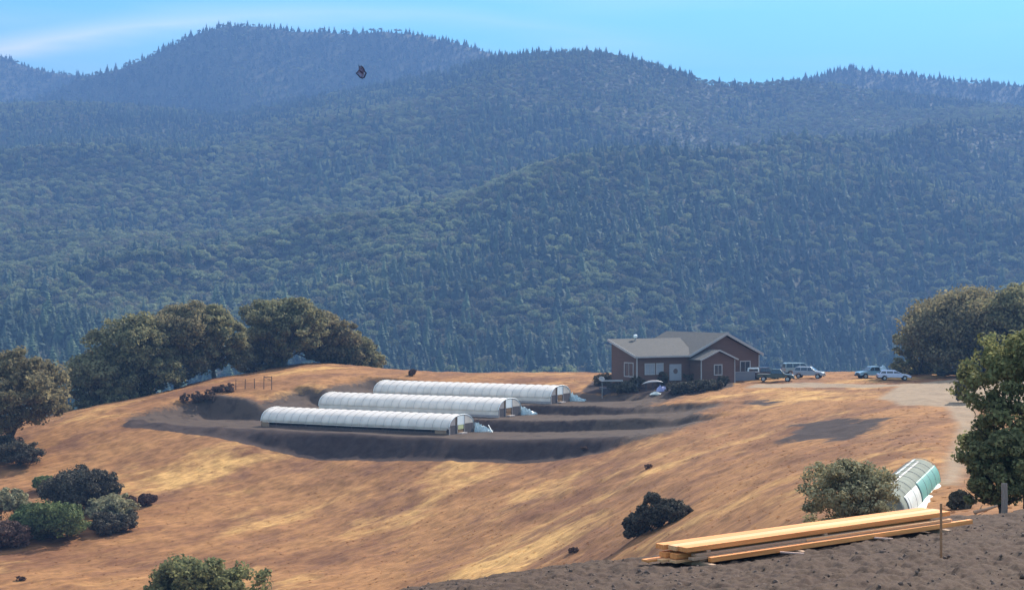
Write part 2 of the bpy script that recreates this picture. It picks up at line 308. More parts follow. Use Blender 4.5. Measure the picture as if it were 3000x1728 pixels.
def ground_material():
    m = bpy.data.materials.new('dry_grass_and_soil'); m.use_nodes = True; t = m.node_tree; b = t.nodes['Principled BSDF']
    b.inputs['Roughness'].default_value = 0.95; b.inputs['Specular IOR Level'].default_value = 0.08
    pos = world_pos(t); gg = t.nodes.new('ShaderNodeGroup'); gg.node_tree = GG
    def noise(sc, det=6, r=0.65, st=(1, 1, 1), rz=0):
        mp = t.nodes.new('ShaderNodeMapping'); mp.inputs['Scale'].default_value = st; vr = t.nodes.new('ShaderNodeVectorRotate'); vr.rotation_type = 'Z_AXIS'; vr.inputs['Angle'].default_value = rz
        t.links.new(pos, vr.inputs[0]); t.links.new(vr.outputs[0], mp.inputs[0]); n = t.nodes.new('ShaderNodeTexNoise')
        n.inputs['Scale'].default_value = sc; n.inputs['Detail'].default_value = det; n.inputs['Roughness'].default_value = r; t.links.new(mp.outputs[0], n.inputs['Vector']); return n.outputs['Fac']
    def ramp(f, *st):
        r = t.nodes.new('ShaderNodeValToRGB'); e = r.color_ramp.elements
        for i, (p, c) in enumerate(st):
            if i > 1: e.new(p)
            e[i].position = p; e[i].color = (*c, 1)
        t.links.new(f, r.inputs[0]); return r.outputs[0]
    def mix(f, a, bb, mode='MIX'):
        n = t.nodes.new('ShaderNodeMix'); n.data_type = 'RGBA'; n.blend_type = mode
        if isinstance(f, float): n.inputs[0].default_value = f
        else: t.links.new(f, n.inputs[0])
        t.links.new(a, n.inputs[6]); t.links.new(bb, n.inputs[7]); return n.outputs[2]
    def attr(name):
        a = t.nodes.new('ShaderNodeAttribute'); a.attribute_name = name; return a.outputs['Fac']
    def edge(a, nz, lo=0.44, hi=0.56):
        x = t.nodes.new('ShaderNodeMath'); x.operation = 'MULTIPLY_ADD'; x.inputs[1].default_value = 0.5; x.inputs[2].default_value = -0.25
        t.links.new(nz, x.inputs[0]); y = t.nodes.new('ShaderNodeMath'); y.operation = 'ADD'; t.links.new(x.outputs[0], y.inputs[0]); t.links.new(a, y.inputs[1])
        return ramp(y.outputs[0], (lo, (0, 0, 0)), (hi, (1, 1, 1)))
    nz = noise(1.3)
    soil = ramp(noise(0.55, 8, 0.7), (0.38, (0.055, 0.038, 0.029)), (0.66, (0.135, 0.096, 0.070)), (0.5, (0.088, 0.061, 0.045)))
    near = ramp(noise(2.3, 9, 0.78, (0.35, 2.0, 1), -0.88), (0.33, (0.032, 0.020, 0.016)), (0.70, (0.20, 0.135, 0.092)), (0.5, (0.082, 0.053, 0.039)))
    c = mix(edge(attr('soil'), nz, 0.40, 0.62), gg.outputs[0], soil)
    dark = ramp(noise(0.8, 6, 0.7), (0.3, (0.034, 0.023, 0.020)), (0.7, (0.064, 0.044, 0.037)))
    c = mix(edge(attr('dark_soil_shade'), nz, 0.42, 0.6), c, dark)  # mask mixes dark soil with shade painted into the ground
    grav = ramp(noise(0.7, 8, 0.7), (0.3, (0.24, 0.165, 0.105)), (0.7, (0.33, 0.24, 0.155)))
    c = mix(edge(attr('gravel'), nz, 0.35, 0.7), c, grav)
    c = mix(edge(attr('near_soil'), noise(3.0), 0.44, 0.56), c, near)
    t.links.new(c, b.inputs['Base Color'])
    bp = t.nodes.new('ShaderNodeBump'); bp.inputs['Strength'].default_value = 0.35; bp.inputs['Distance'].default_value = 0.12
    t.links.new(noise(4.0, 8, 0.75), bp.inputs['Height']); t.links.new(bp.outputs[0], b.inputs['Normal'])
    return m
cols = np.concatenate([np.linspace(-9000, -200, 26)[:-1], np.arange(-200, 3200.1, 3.2), np.linspace(3200, 12000, 27)[1:]])
rows = [2.0]
while rows[-1] < 345:
    y = rows[-1]; rows.append(y * (1.05 if y < 20 else 1.0028 if y < 36 else 1.0042 if y < 188 else 1.0019 if y < 262 else 1.004))
rows = np.array(rows)
YY, CC = np.meshgrid(rows, cols, indexing='ij'); XX = (CC - 1500) / F * YY
ZZ = ground(XX, YY)
# where the fore ground is bare dug soil: nearer than its brow line
cr_px = np.array([c[0] for c in CREST]); cr_py = np.array([c[1] for c in CREST])
brow_y = np.array([np.exp(LD)[np.argmax(np.where((np.exp(LD) > 22) & (np.exp(LD) < 60), T[:, int((min(p, 3700) + 800) / 20)] / np.exp(LD), -9))] for p in cr_px])
BROW = np.interp(CC, cr_px, brow_y)
near = sstep(1.3, -1.3, YY - BROW - 0.3)
near[:, :] *= (YY < 60)
clod = fbm(XX / 0.24, YY / 0.30, 4, 3) * 0.080 + fbm(XX / 1.1, YY / 1.1, 3, 21) * 0.06
a_ = XX * 0.775 - YY * 0.632; b_ = XX * 0.632 + YY * 0.775
rut = fbm(a_ / 0.28, b_ / 5.0, 3, 40) * 0.13 * sstep(31, 25, YY) * sstep(1900, 2500, CC)
pit = np.minimum(0, fbm(XX / 0.18, YY / 0.30, 2, 77) + 0.25) * 0.09
ZZ = ZZ + (clod + rut + pit) * near
s_, t_ = gst(XX, YY); soil = np.zeros_like(XX)
for k, (zk, t0, t1, s0, s1) in enumerate(TERR):
    dx = np.maximum(np.maximum(s0 - s_, s_ - s1), 0); dt = np.maximum(np.maximum(t0 - t_, t_ - t1), 0); soil = np.maximum(soil, 1.15 - np.sqrt((dt / (5.2 if k == 0 else 4.0)) ** 2 + (dx / np.where(s_ > 0, 13, 7)) ** 2))
soil = np.clip(soil, 0, 1) * (YY > 120)
dark_soil_shade = sstep(-3.2, -4.4, t_) * sstep(-10.5, -8.0, t_) * sstep(-20, -15, s_) * sstep(64, 50, s_)  # front bank: dark soil with the shade of its face painted in
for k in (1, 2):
    bank = (t_ > TERR[k][1] - 2.0) & (t_ < TERR[k][1] + 0.1) & (s_ > TERR[k][3]) & (s_ < 46); dark_soil_shade = np.maximum(dark_soil_shade, bank * 0.58)  # banks between treads: dark soil plus painted shade
dark_soil_shade = np.maximum(dark_soil_shade, np.clip(.5 - poly_d(XX, YY, outline([(1700,1150),(1755,1108),(1850,1112),(2110,1122),(2150,1116),(2150,1132),(2060,1152),(1900,1154),(1800,1154)], ymin=200)) / 3, 0, .95))  # house's cast shadow and dark growth painted into the ground colour
for p_ in PATCHES: dark_soil_shade = np.maximum(dark_soil_shade, np.clip(0.52 - (poly_d(XX, YY, p_) + fbm(XX / 3.5, YY / 3.5, 3, 66) * 3) / 7.0, 0, 0.68))  # darker ground patches on the open slope, ragged edges
dark_soil_shade *= (YY > 120)
grav = np.zeros_like(XX)
for q_, p_ in enumerate(GRAVEL): grav = np.maximum(grav, np.clip(0.5 - poly_d(XX, YY, p_) / 3.0, 0, (1, .66, .75)[q_]) * (YY > 60))
nr, nc = XX.shape; idx = np.arange(nr * nc).reshape(nr, nc)
FA = np.stack([idx[:-1, :-1], idx[:-1, 1:], idx[1:, 1:], idx[1:, :-1]], -1).reshape(-1, 4)
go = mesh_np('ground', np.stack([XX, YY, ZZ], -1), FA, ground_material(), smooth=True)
for nme, arr in (('soil', soil), ('dark_soil_shade', dark_soil_shade), ('gravel', grav), ('near_soil', near)):
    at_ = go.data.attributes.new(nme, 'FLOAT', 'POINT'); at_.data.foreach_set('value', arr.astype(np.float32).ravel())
tag(go, kind='structure')
MASK = dict(soil=soil, grav=grav, near=near)

# ---------------------------------------------------------------- mountains
k_ = 3000 / 2528
def crestline(pts): return np.array([p[0] for p in pts]) * k_, np.array([(864 - p[1] * k_) / F for p in pts])
LA = crestline([(-900,300),(-300,290),(0,262),(150,258),(300,262),(420,275),(560,290),(700,262),(900,222),(1050,196),(1150,170),(1210,150),(1250,141),(1350,134),(1450,132),(1540,145),(1600,160),(1650,173),(1720,200),(1770,211),(1900,211),(1950,204),(2050,212),(2200,232),(2350,248),(2528,270),(3200,300)])
LB = crestline([(-900,420),(-100,330),(60,255),(150,218),(200,190),(300,168),(400,124),(480,84),(560,62),(640,64),(720,76),(800,78),(870,83),(940,76),(1040,86),(1130,106),(1200,128),(1260,143),(1400,175),(1600,230),(2000,330),(3200,500)])
LC = crestline([(-900,60),(-300,105),(0,138),(60,163),(130,180),(210,188),(400,210),(900,300),(3200,600)])
LDr = crestline([(-900,500),(1500,300),(1800,230),(1900,208),(2000,193),(2060,178),(2100,167),(2150,176),(2250,186),(2350,198),(2450,206),(2528,213),(3200,230)])
def mountain(x, y):
    px = 1500 + F * x / y
    def v(L): return np.interp(px, *L)
    z0 = -112.0
    yA = 2350 + 160 * fbm(px / 700, px * 0, 2, 4); zA = yA * v(LA); s = np.clip((y - 640) / (yA - 640), 0, 1)
    r1 = x * 0.80 - y * 0.60; r2 = x * 0.60 + y * 0.80
    rid = 1 - np.abs(fbm(r1 / 420, r2 / 900, 3, 14)) * 2.2
    zf = z0 + (zA - z0) * (0.82 * s + 0.18 * s ** 2) + rid * 66 * (s * (1 - s) * 3.4) - 20 * s * (1 - s) * 4 + fbm(x / 120, y / 120, 3, 8) * 9 * (s * (1 - s) * 4)
    A = np.where(y < yA, zf, zA - (y - yA) * 0.32)
    def ridge(L, yc, fr, bk, sd):
        zc = yc * v(L); e = np.abs(y - yc)
        return np.where(y < yc, zc - (yc - y) * fr + fbm(x / 260, y / 400, 3, sd) * 40 * np.clip(e / 400, 0, 1), zc - e * bk)
    B = ridge(LB, 2950.0, 0.66, 0.3, 51); Cc = ridge(LC, 3500.0, 0.6, 0.3, 61); Dd = ridge(LDr, 3000.0, 0.42, 0.3, 71)
    vE = np.interp(px, [-900, -200, 0, 200, 380, 560, 760, 1000], [(864 - q) / F for q in (930, 925, 930, 950, 990, 1060, 1180, 1400)])
    E = 950 * vE - np.abs(y - 950) * np.where(y < 950, 0.22, 0.4)
    valley = np.interp(y, [300, 345, 430, 560, 700], [-30, -52, -85, -108, -112])
    base = np.maximum(valley, z0)
    z = np.maximum.reduce([np.where(y > 640, A, z0), np.where(y > 2300, B, -999), np.where(y > 3000, Cc, -999), np.where(y > 2300, Dd, -999), np.where(y > 560, E, -999)])
    return np.where(y < 640, np.maximum(base, np.where(y > 560, E, -999)), np.maximum(z, z0))
mr = [325.0]
while mr[-1] < 7000: mr.append(mr[-1] * 1.0075)
MY, MC = np.meshgrid(np.array(mr), np.arange(-2600, 5601, 20.0), indexing='ij'); MX = (MC - 1500) / F * MY
MZ = mountain(MX, MY); nr, nc = MX.shape; idx = np.arange(nr * nc).reshape(nr, nc)
FA = np.stack([idx[:-1, :-1], idx[:-1, 1:], idx[1:, 1:], idx[1:, :-1]], -1).reshape(-1, 4)
m_floor = mat('forest_floor', (0.085, 0.080, 0.045), 0.95, scale=0.02, col2=(0.045, 0.05, 0.03), coord='Object')
mo = mesh_np('hills', np.stack([MX, MY, MZ], -1), FA, m_floor, smooth=True); tag(mo, kind='structure')

# ---------------------------------------------------------------- forest on the mountains
m_con = leafmat('conifer_needles', (0.042, 0.070, 0.040), (0.165, 0.215, 0.105), 0.10, 0.006, 0.35, world=False)
m_bro = leafmat('distant_leaves', (0.07, 0.088, 0.042), (0.29, 0.31, 0.14), 0.28, 0.008, 0.45, world=False)
m_con2 = leafmat('blue_conifer_needles', (0.036, 0.058, 0.042), (0.115, 0.15, 0.09), 0.10, 0.006, 0.35, world=False)
m_bro2 = leafmat('distant_leaves_brown', (0.075, 0.075, 0.045), (0.25, 0.23, 0.13), 0.28, 0.008, 0.45, world=False)
m_bark = mat('bark', (0.085, 0.068, 0.055), 0.9, 0.4, 6, bump=0.4)
protos = bpy.data.collections.new('forest tree kinds')
def proto(name, V, Fc, m, n):
    o = mesh_np(name, V, Fc, m, n=n); C.objects.unlink(o); protos.objects.link(o); return o
def conifer(seed, name, m_con=m_con):
    r = np.random.RandomState(seed); V = []; Fs = []
    H = 1.0; n_w = 15
    for i in range(n_w):
        f = i / (n_w - 1); z = 0.10 + 0.88 * f; rad = (0.25 + r.rand() * 0.06) * (1 - f) ** 0.85 + 0.012
        nb = int(7 + 4 * (1 - f))
        for k in range(nb):
            a = 2 * math.pi * (k + r.rand() * 0.8) / nb; L = rad * (0.65 + 0.5 * r.rand()); w = L * 0.42 + 0.008
            dx, dy = math.cos(a), math.sin(a); b = len(V)
            V += [(0, 0, z + 0.035), (dx * L * .55 - dy * w, dy * L * .55 + dx * w, z - L * .25), (dx * L, dy * L, z - L * (.5 + r.rand() * .25)), (dx * L * .55 + dy * w, dy * L * .55 - dx * w, z - L * .25)]
            Fs.append((b, b + 1, b + 2, b + 3))
    b = len(V)
    for z, q in ((0, .016), (0.9, .003)):
        V += [(q, 0, z), (0, q, z), (-q, 0, z), (0, -q, z)]
    for k in range(4): Fs.append((b + k, b + (k + 1) % 4, b + 4 + (k + 1) % 4, b + 4 + k))
    return proto(name, V, Fs, m_con, 4)
def leaf_cloud(r, centers, rad, n_per, size, flat=0.75, up=0.25):
    """many small leaf faces filling round clumps: returns verts (n*4,3), faces"""
    centers = np.asarray(centers); n = len(centers) * n_per; c = np.repeat(centers, n_per, 0); rr = np.repeat(np.asarray(rad), n_per)
    d = r.randn(n, 3); d /= np.linalg.norm(d, axis=1)[:, None]
    p = c + d * (rr * (0.35 + 0.68 * r.rand(n) ** 0.6))[:, None] * np.array([1, 1, flat])
    nrm = d + r.randn(n, 3) * 0.55 + np.array([0, 0, up]); nrm /= np.linalg.norm(nrm, axis=1)[:, None]
    ref = r.randn(n, 3); a = np.cross(nrm, ref); a /= np.linalg.norm(a, axis=1)[:, None]; b = np.cross(nrm, a)
    sz = (size * (0.55 + 0.9 * r.rand(n)))[:, None]; el = (0.55 + 0.35 * r.rand(n))[:, None]
    V = np.stack([p - a * sz, p - b * sz * el + nrm * sz * 0.15, p + a * sz, p + b * sz * el + nrm * sz * 0.1], 1).reshape(-1, 3)
    return V, np.arange(n * 4).reshape(-1, 4)
def broadleaf(seed, name, m_bro=m_bro):
    r = np.random.RandomState(seed); cs = []
    for i in range(26):
        a = r.rand() * 6.28; q = math.sqrt(r.rand()) * 0.34; z = 0.42 + (0.42 * (1 - (q / 0.4) ** 2)) * (0.35 + 0.65 * r.rand())
        cs.append((q * math.cos(a), q * math.sin(a), z))
    V, Fs = leaf_cloud(r, cs, 0.10 + 0.05 * r.rand(26), 17, 0.045)
    b = len(V); V = np.vstack([V, [(.02, 0, 0), (0, .02, 0), (-.02, 0, 0), (0, -.02, 0), (.01, 0, .6), (0, .01, .6), (-.01, 0, .6), (0, -.01, .6)]])
    Fs = np.vstack([Fs, [(b + k, b + (k + 1) % 4, b + 4 + (k + 1) % 4, b + 4 + k) for k in range(4)]])
    return proto(name, V, Fs, m_bro, 4)
for i in range(3): conifer(10 + i, 'a_conifer_%d' % i, (m_con, m_con2, m_con2)[i])
for i in range(3): broadleaf(20 + i, 'b_broadleaf_%d' % i, (m_bro, m_bro, m_bro2)[i])

def scatter_group(name, coll):
    g = bpy.data.node_groups.new(name, 'GeometryNodeTree')
    g.interface.new_socket('Geometry', in_out='INPUT', socket_type='NodeSocketGeometry'); g.interface.new_socket('Geometry', in_out='OUTPUT', socket_type='NodeSocketGeometry')
    gi = g.nodes.new('NodeGroupInput'); gout = g.nodes.new('NodeGroupOutput'); iop = g.nodes.new('GeometryNodeInstanceOnPoints')
    ci = g.nodes.new('GeometryNodeCollectionInfo'); ci.inputs['Collection'].default_value = coll; ci.inputs['Separate Children'].default_value = True; ci.inputs['Reset Children'].default_value = True
    def na(nm, ty):
        n = g.nodes.new('GeometryNodeInputNamedAttribute'); n.data_type = ty; n.inputs['Name'].default_value = nm; return n.outputs['Attribute']
    iop.inputs['Pick Instance'].default_value = True
    g.links.new(gi.outputs[0], iop.inputs['Points']); g.links.new(ci.outputs[0], iop.inputs['Instance'])
    g.links.new(na('kind', 'INT'), iop.inputs['Instance Index']); g.links.new(na('rot', 'FLOAT_VECTOR'), iop.inputs['Rotation']); g.links.new(na('scl', 'FLOAT_VECTOR'), iop.inputs['Scale'])
    g.links.new(iop.outputs[0], gout.inputs[0]); return g
def scatter(name, P_, kind, rot, scl, coll, m, label=None, cat=None):
    me = bpy.data.meshes.new(name); me.vertices.add(len(P_)); me.vertices.foreach_set('co', np.asarray(P_, np.float32).ravel())
    me.attributes.new('kind', 'INT', 'POINT').data.foreach_set('value', kind.astype(np.int32))
    me.attributes.new('rot', 'FLOAT_VECTOR', 'POINT').data.foreach_set('vector', rot.astype(np.float32).ravel())
    me.attributes.new('scl', 'FLOAT_VECTOR', 'POINT').data.foreach_set('vector', scl.astype(np.float32).ravel())
    me.materials.append(m); o = bpy.data.objects.new(name, me); C.objects.link(o)
    md = o.modifiers.new('scatter', 'NODES'); md.node_group = scatter_group(name + ' scatter', coll)
    return tag(o, label, cat, kind='stuff')
fr = np.random.RandomState(5)
def forest_points():
    # highest ground sight line so far, to leave out trees that nothing could show
    gy = np.exp(np.linspace(math.log(330), math.log(5200), 500)); gp = np.arange(-400, 3401, 40.0)
    G = mountain((gp[None, :] - 1500) / F * gy[:, None], gy[:, None] + 0 * gp[None, :]) / gy[:, None]; run = np.maximum.accumulate(G, 0)
    out = []
    for y0, y1, sp in ((330, 1300, 5.6), (1300, 2700, 6.2), (2700, 3700, 7.6)):
        xs = np.arange(-0.40 * y1, 0.40 * y1, sp); ys = np.arange(y0, y1, sp); X, Y = np.meshgrid(xs, ys); X = X.ravel() + fr.uniform(-.48, .48, X.size) * sp; Y = Y.ravel() + fr.uniform(-.48, .48, Y.size) * sp
        px = 1500 + F * X / Y; k = (px > -350) & (px < 3350); X, Y, px = X[k], Y[k], px[k]; Z = mountain(X, Y)
        j = np.searchsorted(gy, Y).clip(0, 499); i = ((px + 400) / 40).astype(int).clip(0, len(gp) - 1)
        k = ((Z + 60) / Y > run[j, i]) & ((Z + 26) / Y > -0.072); out.append(np.stack([X[k], Y[k], Z[k]], 1))
    return np.vstack(out)
FP = forest_points(); n = len(FP)
r1 = FP[:, 0] * 0.80 - FP[:, 1] * 0.60; r2 = FP[:, 0] * 0.60 + FP[:, 1] * 0.80
patch = fbm(r1 / 210, r2 / 520, 4, 91) + 0.25 * fbm(FP[:, 0] / 60, FP[:, 1] / 60, 2, 17)
isb = (patch + fr.uniform(-.35, .35, n) > 0.02) & ((FP[:, 1] < 2550) | (fr.rand(n) < .25))
thin = (fr.rand(n) > 0.08) & (fbm(r1 / 55, r2 / 95, 3, 33) + fr.uniform(-.12, .12, n) < 9); FP, isb, patch = FP[thin], isb[thin], patch[thin]; n = len(FP)
kind = np.where(isb, 3 + fr.randint(0, 3, n), fr.randint(0, 3, n))
hf = np.where(FP[:, 1] > 1900, .72, 1.0)
h = .80 * hf * np.where(isb, fr.uniform(7, 17, n), 8 + 19 * fr.rand(n) ** 2.2); w = h * np.where(isb, fr.uniform(.95, 1.35, n), fr.uniform(.95, 1.4, n))
FP[:, 2] -= 0.8
fo = scatter('forest', FP, kind, np.stack([fr.uniform(-.04, .04, n), fr.uniform(-.04, .04, n), fr.uniform(0, 6.28, n)], 1), np.stack([w, w, h], 1), protos, m_con,
        'dense hazy blue-green forest of conifers and oaks covering the mountains', 'forest')
print('forest trees', n)

# ---------------------------------------------------------------- dry grass tufts over the hillside, clods on the dug soil
m_tuft = bpy.data.materials.new('dry_grass_blades'); m_tuft.use_nodes = True; t = m_tuft.node_tree; b = t.nodes['Principled BSDF']; b.inputs['Roughness'].default_value = 0.9; b.inputs['Specular IOR Level'].default_value = 0.1
gg = t.nodes.new('ShaderNodeGroup'); gg.node_tree = GG; tr = t.nodes.new('ShaderNodeBsdfTranslucent'); ms = t.nodes.new('ShaderNodeMixShader'); ms.inputs[0].default_value = 0.55
br_ = t.nodes.new('ShaderNodeMix'); br_.data_type = 'RGBA'; br_.blend_type = 'MULTIPLY'; br_.inputs[0].default_value = 1; br_.inputs[7].default_value = (1.1, 1.1, 1.1, 1); t.links.new(gg.outputs[0], br_.inputs[6])
up_ = t.nodes.new('ShaderNodeCombineXYZ'); up_.inputs[2].default_value = 1; t.links.new(up_.outputs[0], b.inputs['Normal']); t.links.new(br_.outputs[2], b.inputs['Base Color']); t.links.new(br_.outputs[2], tr.inputs[0]); t.links.new(b.outputs[0], ms.inputs[1]); t.links.new(tr.outputs[0], ms.inputs[2]); t.links.new(ms.outputs[0], t.nodes['Material Output'].inputs[0])
tufts = bpy.data.collections.new('tuft kinds')
for q in range(3):
    r = np.random.RandomState(60 + q); V = []; Fs = []
    for i in range(26):
        a = r.rand() * 6.28; d = r.rand() * .5; x0, y0 = d * math.cos(a), d * math.sin(a); a2 = r.rand() * 6.28; lx, ly = math.cos(a2) * .8, math.sin(a2) * .8; h_ = .18 + .38 * r.rand(); wx, wy = -math.sin(a2) * .10, math.cos(a2) * .10
        k = len(V); V += [(x0 - wx, y0 - wy, -.05), (x0 + wx, y0 + wy, -.05), (x0 + lx * .5 + wx, y0 + ly * .5 + wy, h_ * .7), (x0 + lx, y0 + ly, h_)]; Fs.append((k, k + 1, k + 2, k + 3))
    o = mesh_np('tuft_%d' % q, V, Fs, m_tuft, n=4); C.objects.unlink(o); tufts.objects.link(o)
N = 7000; pxs = fr.uniform(-150, 3150, N); q = fr.rand(N); ys = 1 / (q / 60 + (1 - q) / 285.0)
ys = np.where(fr.rand(N) < .6, fr.uniform(120, 285, N), ys)
xs = (pxs - 1500) / F * ys
def samp(arr, px, y):
    i = np.searchsorted(rows, y).clip(0, len(rows) - 1); j = np.searchsorted(cols, px).clip(0, len(cols) - 1); return arr[i, j]
k = (samp(soil, pxs, ys) < .42) & (samp(dark_soil_shade, pxs, ys) < .35) & (samp(grav, pxs, ys) < .3) & (samp(near, pxs, ys) < .3)
xs, ys = xs[k], ys[k]; n = len(xs); sc = fr.uniform(.05, .13, n)
scatter('grass', np.stack([xs, ys, ground(xs, ys)], 1), fr.randint(0, 3, n), np.stack([0 * xs, 0 * xs, fr.uniform(0, 6.28, n)], 1), np.stack([sc * 1.5, sc * 1.5, sc], 1), tufts, m_tuft, 'dry golden grass tufts over the open hillside', 'grass')
clods = bpy.data.collections.new('clod kinds')
m_clod = mat('dry_soil_clod', (0.20, 0.135, 0.10), 0.95, scale=9, col2=(0.10, 0.065, 0.048))
for q in range(3):
    bm = bmesh.new(); bmesh.ops.create_icosphere(bm, subdivisions=2, radius=1); r = np.random.RandomState(q)
    for v in bm.verts: v.co *= 0.7 + .6 * r.rand(); v.co.z *= .7
    me = bpy.data.meshes.new('clod_%d' % q); bm.to_mesh(me); bm.free(); me.materials.append(m_clod); clods.objects.link(bpy.data.objects.new('clod_%d' % q, me))
N = 2600; pxs = fr.uniform(900, 3200, N); ys = fr.uniform(21, 44, N); k = samp(near, pxs, ys) > .6; pxs, ys = pxs[k], ys[k]; xs = (pxs - 1500) / F * ys
zc = samp(ZZ, pxs, ys); n = len(xs); sc = .010 + .035 * fr.rand(n) ** 3
scatter('soil_clods', np.stack([xs, ys, zc], 1), fr.randint(0, 3, n), fr.uniform(0, 3, (n, 3)), np.stack([sc, sc, sc], 1), clods, m_clod, 'loose brown clods strewn over the dug soil in the foreground', 'clods')
# ---------------------------------------------------------------- near trees and bushes
def limbs(r, W_, H_, z0, n, tr):
    mb = MB(); lean = r.uniform(-.06, .06, 2) * H_
    top = Vector((lean[0], lean[1], z0 + (H_ - z0) * .55))
    mb.tube([(0, 0, -.8), (0, 0, 0.15), (lean[0] * .3, lean[1] * .3, z0 * .8), (lean[0] * .6, lean[1] * .6, z0 + (H_ - z0) * .3), top], [tr * 1.5, tr * 1.15, tr * .85, tr * .55, tr * .15], 10)
    for i in range(n):
        a = 6.283 * (i + r.rand() * .6) / n; q = W_ * .5 * r.uniform(.6, .9); zs = z0 * r.uniform(.55, 1.1); ze = z0 + (H_ - z0) * r.uniform(.15, .75)
        p0 = Vector((lean[0] * .3, lean[1] * .3, zs)); p3 = Vector((q * math.cos(a), q * math.sin(a), ze)); md = p0.lerp(p3, .5) + Vector((0, 0, (ze - zs) * .12 - .1 * q)) + Vector(r.uniform(-.1, .1, 3) * q)
        mb.tube([p0, p0.lerp(md, .5), md, md.lerp(p3, .55) + Vector(r.uniform(-.06, .06, 3) * q), p3], [tr * .55, tr * .45, tr * .32, tr * .2, tr * .05], 6)
    return mb
def crown_pts(r, W_, H_, z0, lobes, ncl, low=0.0):
    """clump centres spread over an uneven, many-lobed crown"""
    L = [(0, 0, z0 + (H_ - z0) * .45, W_ * .36, (H_ - z0) * .46)]
    for i in range(lobes):
        a = 6.283 * (i + r.rand() * .7) / lobes; q = W_ * r.uniform(.20, .34); rr = W_ * r.uniform(.14, .22); zz = z0 + (H_ - z0) * r.uniform(.22 - low, .72)
        L.append((q * math.cos(a), q * math.sin(a), zz, rr, rr * r.uniform(.7, 1.0)))
    for i in range(max(2, lobes // 2)):
        q = W_ * .20 * r.rand(); a = r.rand() * 6.28; rr = W_ * r.uniform(.12, .18); L.append((q * math.cos(a), q * math.sin(a), H_ - rr * r.uniform(.8, 1.3), rr, rr * .8))
    L = np.array(L); wts = L[:, 3] ** 1.6; wts /= wts.sum(); out = []
    while len(out) < ncl:
        l = L[r.choice(len(L), p=wts)]; d = r.randn(3); d /= np.linalg.norm(d); f = r.uniform(.55, 1.0) ** .5
        p = l[:3] + d * np.array([l[3], l[3], l[4]]) * f
        if p[2] > z0 * .35 - low * H_ and p[2] < H_: out.append(p)
    return np.array(out)
def tree(name, label, cat, px, y, W_, H_, m, seed, z0=None, leaf=.22, ncl=170, per=75, lobes=8, tr=None, group=None, base=None, low=0.0, clump=.072, flat=.7, n_limb=10, dz=0, trunk=True, stem='trunk'):
    r = np.random.RandomState(seed); p = base if base is not None else on(px, y); z0 = H_ * .28 if z0 is None else z0
    o = empty(name, (p.x, p.y, p.z + dz), 0, label, cat, group)
    if trunk: limbs(r, W_, H_, z0, n_limb, tr or W_ * .028).build(stem, m_bark, o, True)
    cs = crown_pts(r, W_, H_, z0, lobes, ncl, low)
    V, Fs = leaf_cloud(r, cs, W_ * clump * r.uniform(.6, 1.25, len(cs)), per, leaf, flat)
    mesh_np('crown', V, Fs, m, o); return o
m_oak = leafmat('oak_leaves_olive', (0.095, 0.088, 0.048), (0.31, 0.28, 0.14), .48, .22, .45)
m_oak2 = leafmat('oak_leaves_brownish', (0.10, 0.085, 0.050), (0.32, 0.265, 0.14), .48, .22, .45)
m_green = leafmat('oak_leaves_green', (0.050, 0.052, 0.028), (0.27, 0.265, 0.115), .45, .5, .45)
m_dark = leafmat('bush_leaves_dark', (0.046, 0.040, 0.028), (0.125, 0.105, 0.07), .12, .5, .4)
m_bushg = leafmat('bush_leaves_green', (0.042, 0.056, 0.025), (0.19, 0.22, 0.08), .22, .6, .4)
m_pale = leafmat('bush_leaves_pale', (0.095, 0.082, 0.048), (0.42, 0.37, 0.20), .25, .7, .45)
m_brush = leafmat('dead_brush', (0.075, 0.042, 0.030), (0.19, 0.11, 0.075), .1, .8, .4)

GO = 'oaks along the crest left of the greenhouses'
tree('oak_tree', 'leftmost oak at the photo edge, standing alone on the near side of the slope', 'tree', 35, 214, 15.5, 13.6, m_oak2, 101, z0=2.6, ncl=360, base=Vector((-66, 214, gz(-66, 214))), low=.05)
tree('oak_tree', 'low dark oak at the left foot of the oak row on the crest', 'tree', 285, 251, 14.6, 10.4, m_oak, 102, z0=1.0, ncl=297, group=GO, low=.1, dz=-1.5)
tree('oak_tree', 'broad oak second from the left in the crest row', 'tree', 400, 254, 16.5, 14.7, m_oak, 103, z0=1.6, ncl=405, group=GO, low=.08, dz=-1.2)
tree('oak_tree', 'tallest rounded oak in the middle of the left oak clump on the crest', 'tree', 520, 262, 17.7, 14.5, m_oak2, 104, z0=1.9, ncl=432, group=GO, dz=-.6, low=.06)
tree('oak_tree', 'oak with bare trunk showing at the right end of the left oak clump', 'tree', 628, 264, 12.8, 12.3, m_oak, 105, z0=2.2, ncl=297, group=GO, dz=-.4, low=.06)
tree('oak_tree', 'small leaning oak filling the gap behind the left oak clump', 'tree', 340, 262, 12.8, 12.6, m_oak2, 108, z0=1.4, ncl=270, group=GO, dz=-1.2, low=.06)
tree('oak_tree', 'tall narrow-crowned oak first of the right-hand trio on the knoll', 'tree', 835, 276, 15.9, 12.3, m_oak, 106, z0=1.6, ncl=378, group=GO, low=.02)
tree('oak_tree', 'middle oak of the right-hand trio on the knoll', 'tree', 945, 284, 14.6, 9.5, m_oak2, 107, z0=1.1, ncl=337, group=GO, dz=-.5, low=.06)
tree('oak_tree', 'lowest rightmost oak of the trio at the end of the knoll', 'tree', 1035, 288, 12.2, 7.3, m_oak, 109, z0=0.7, ncl=297, group=GO, dz=-.9, low=.08)
tree('oak_tree', 'wide low oak tucked between the two oak clumps on the knoll', 'tree', 745, 280, 11.6, 8.7, m_oak2, 110, z0=1.2, ncl=229, group=GO, dz=-1.2, low=.06)
GR = 'big oaks behind the gravel turning area'
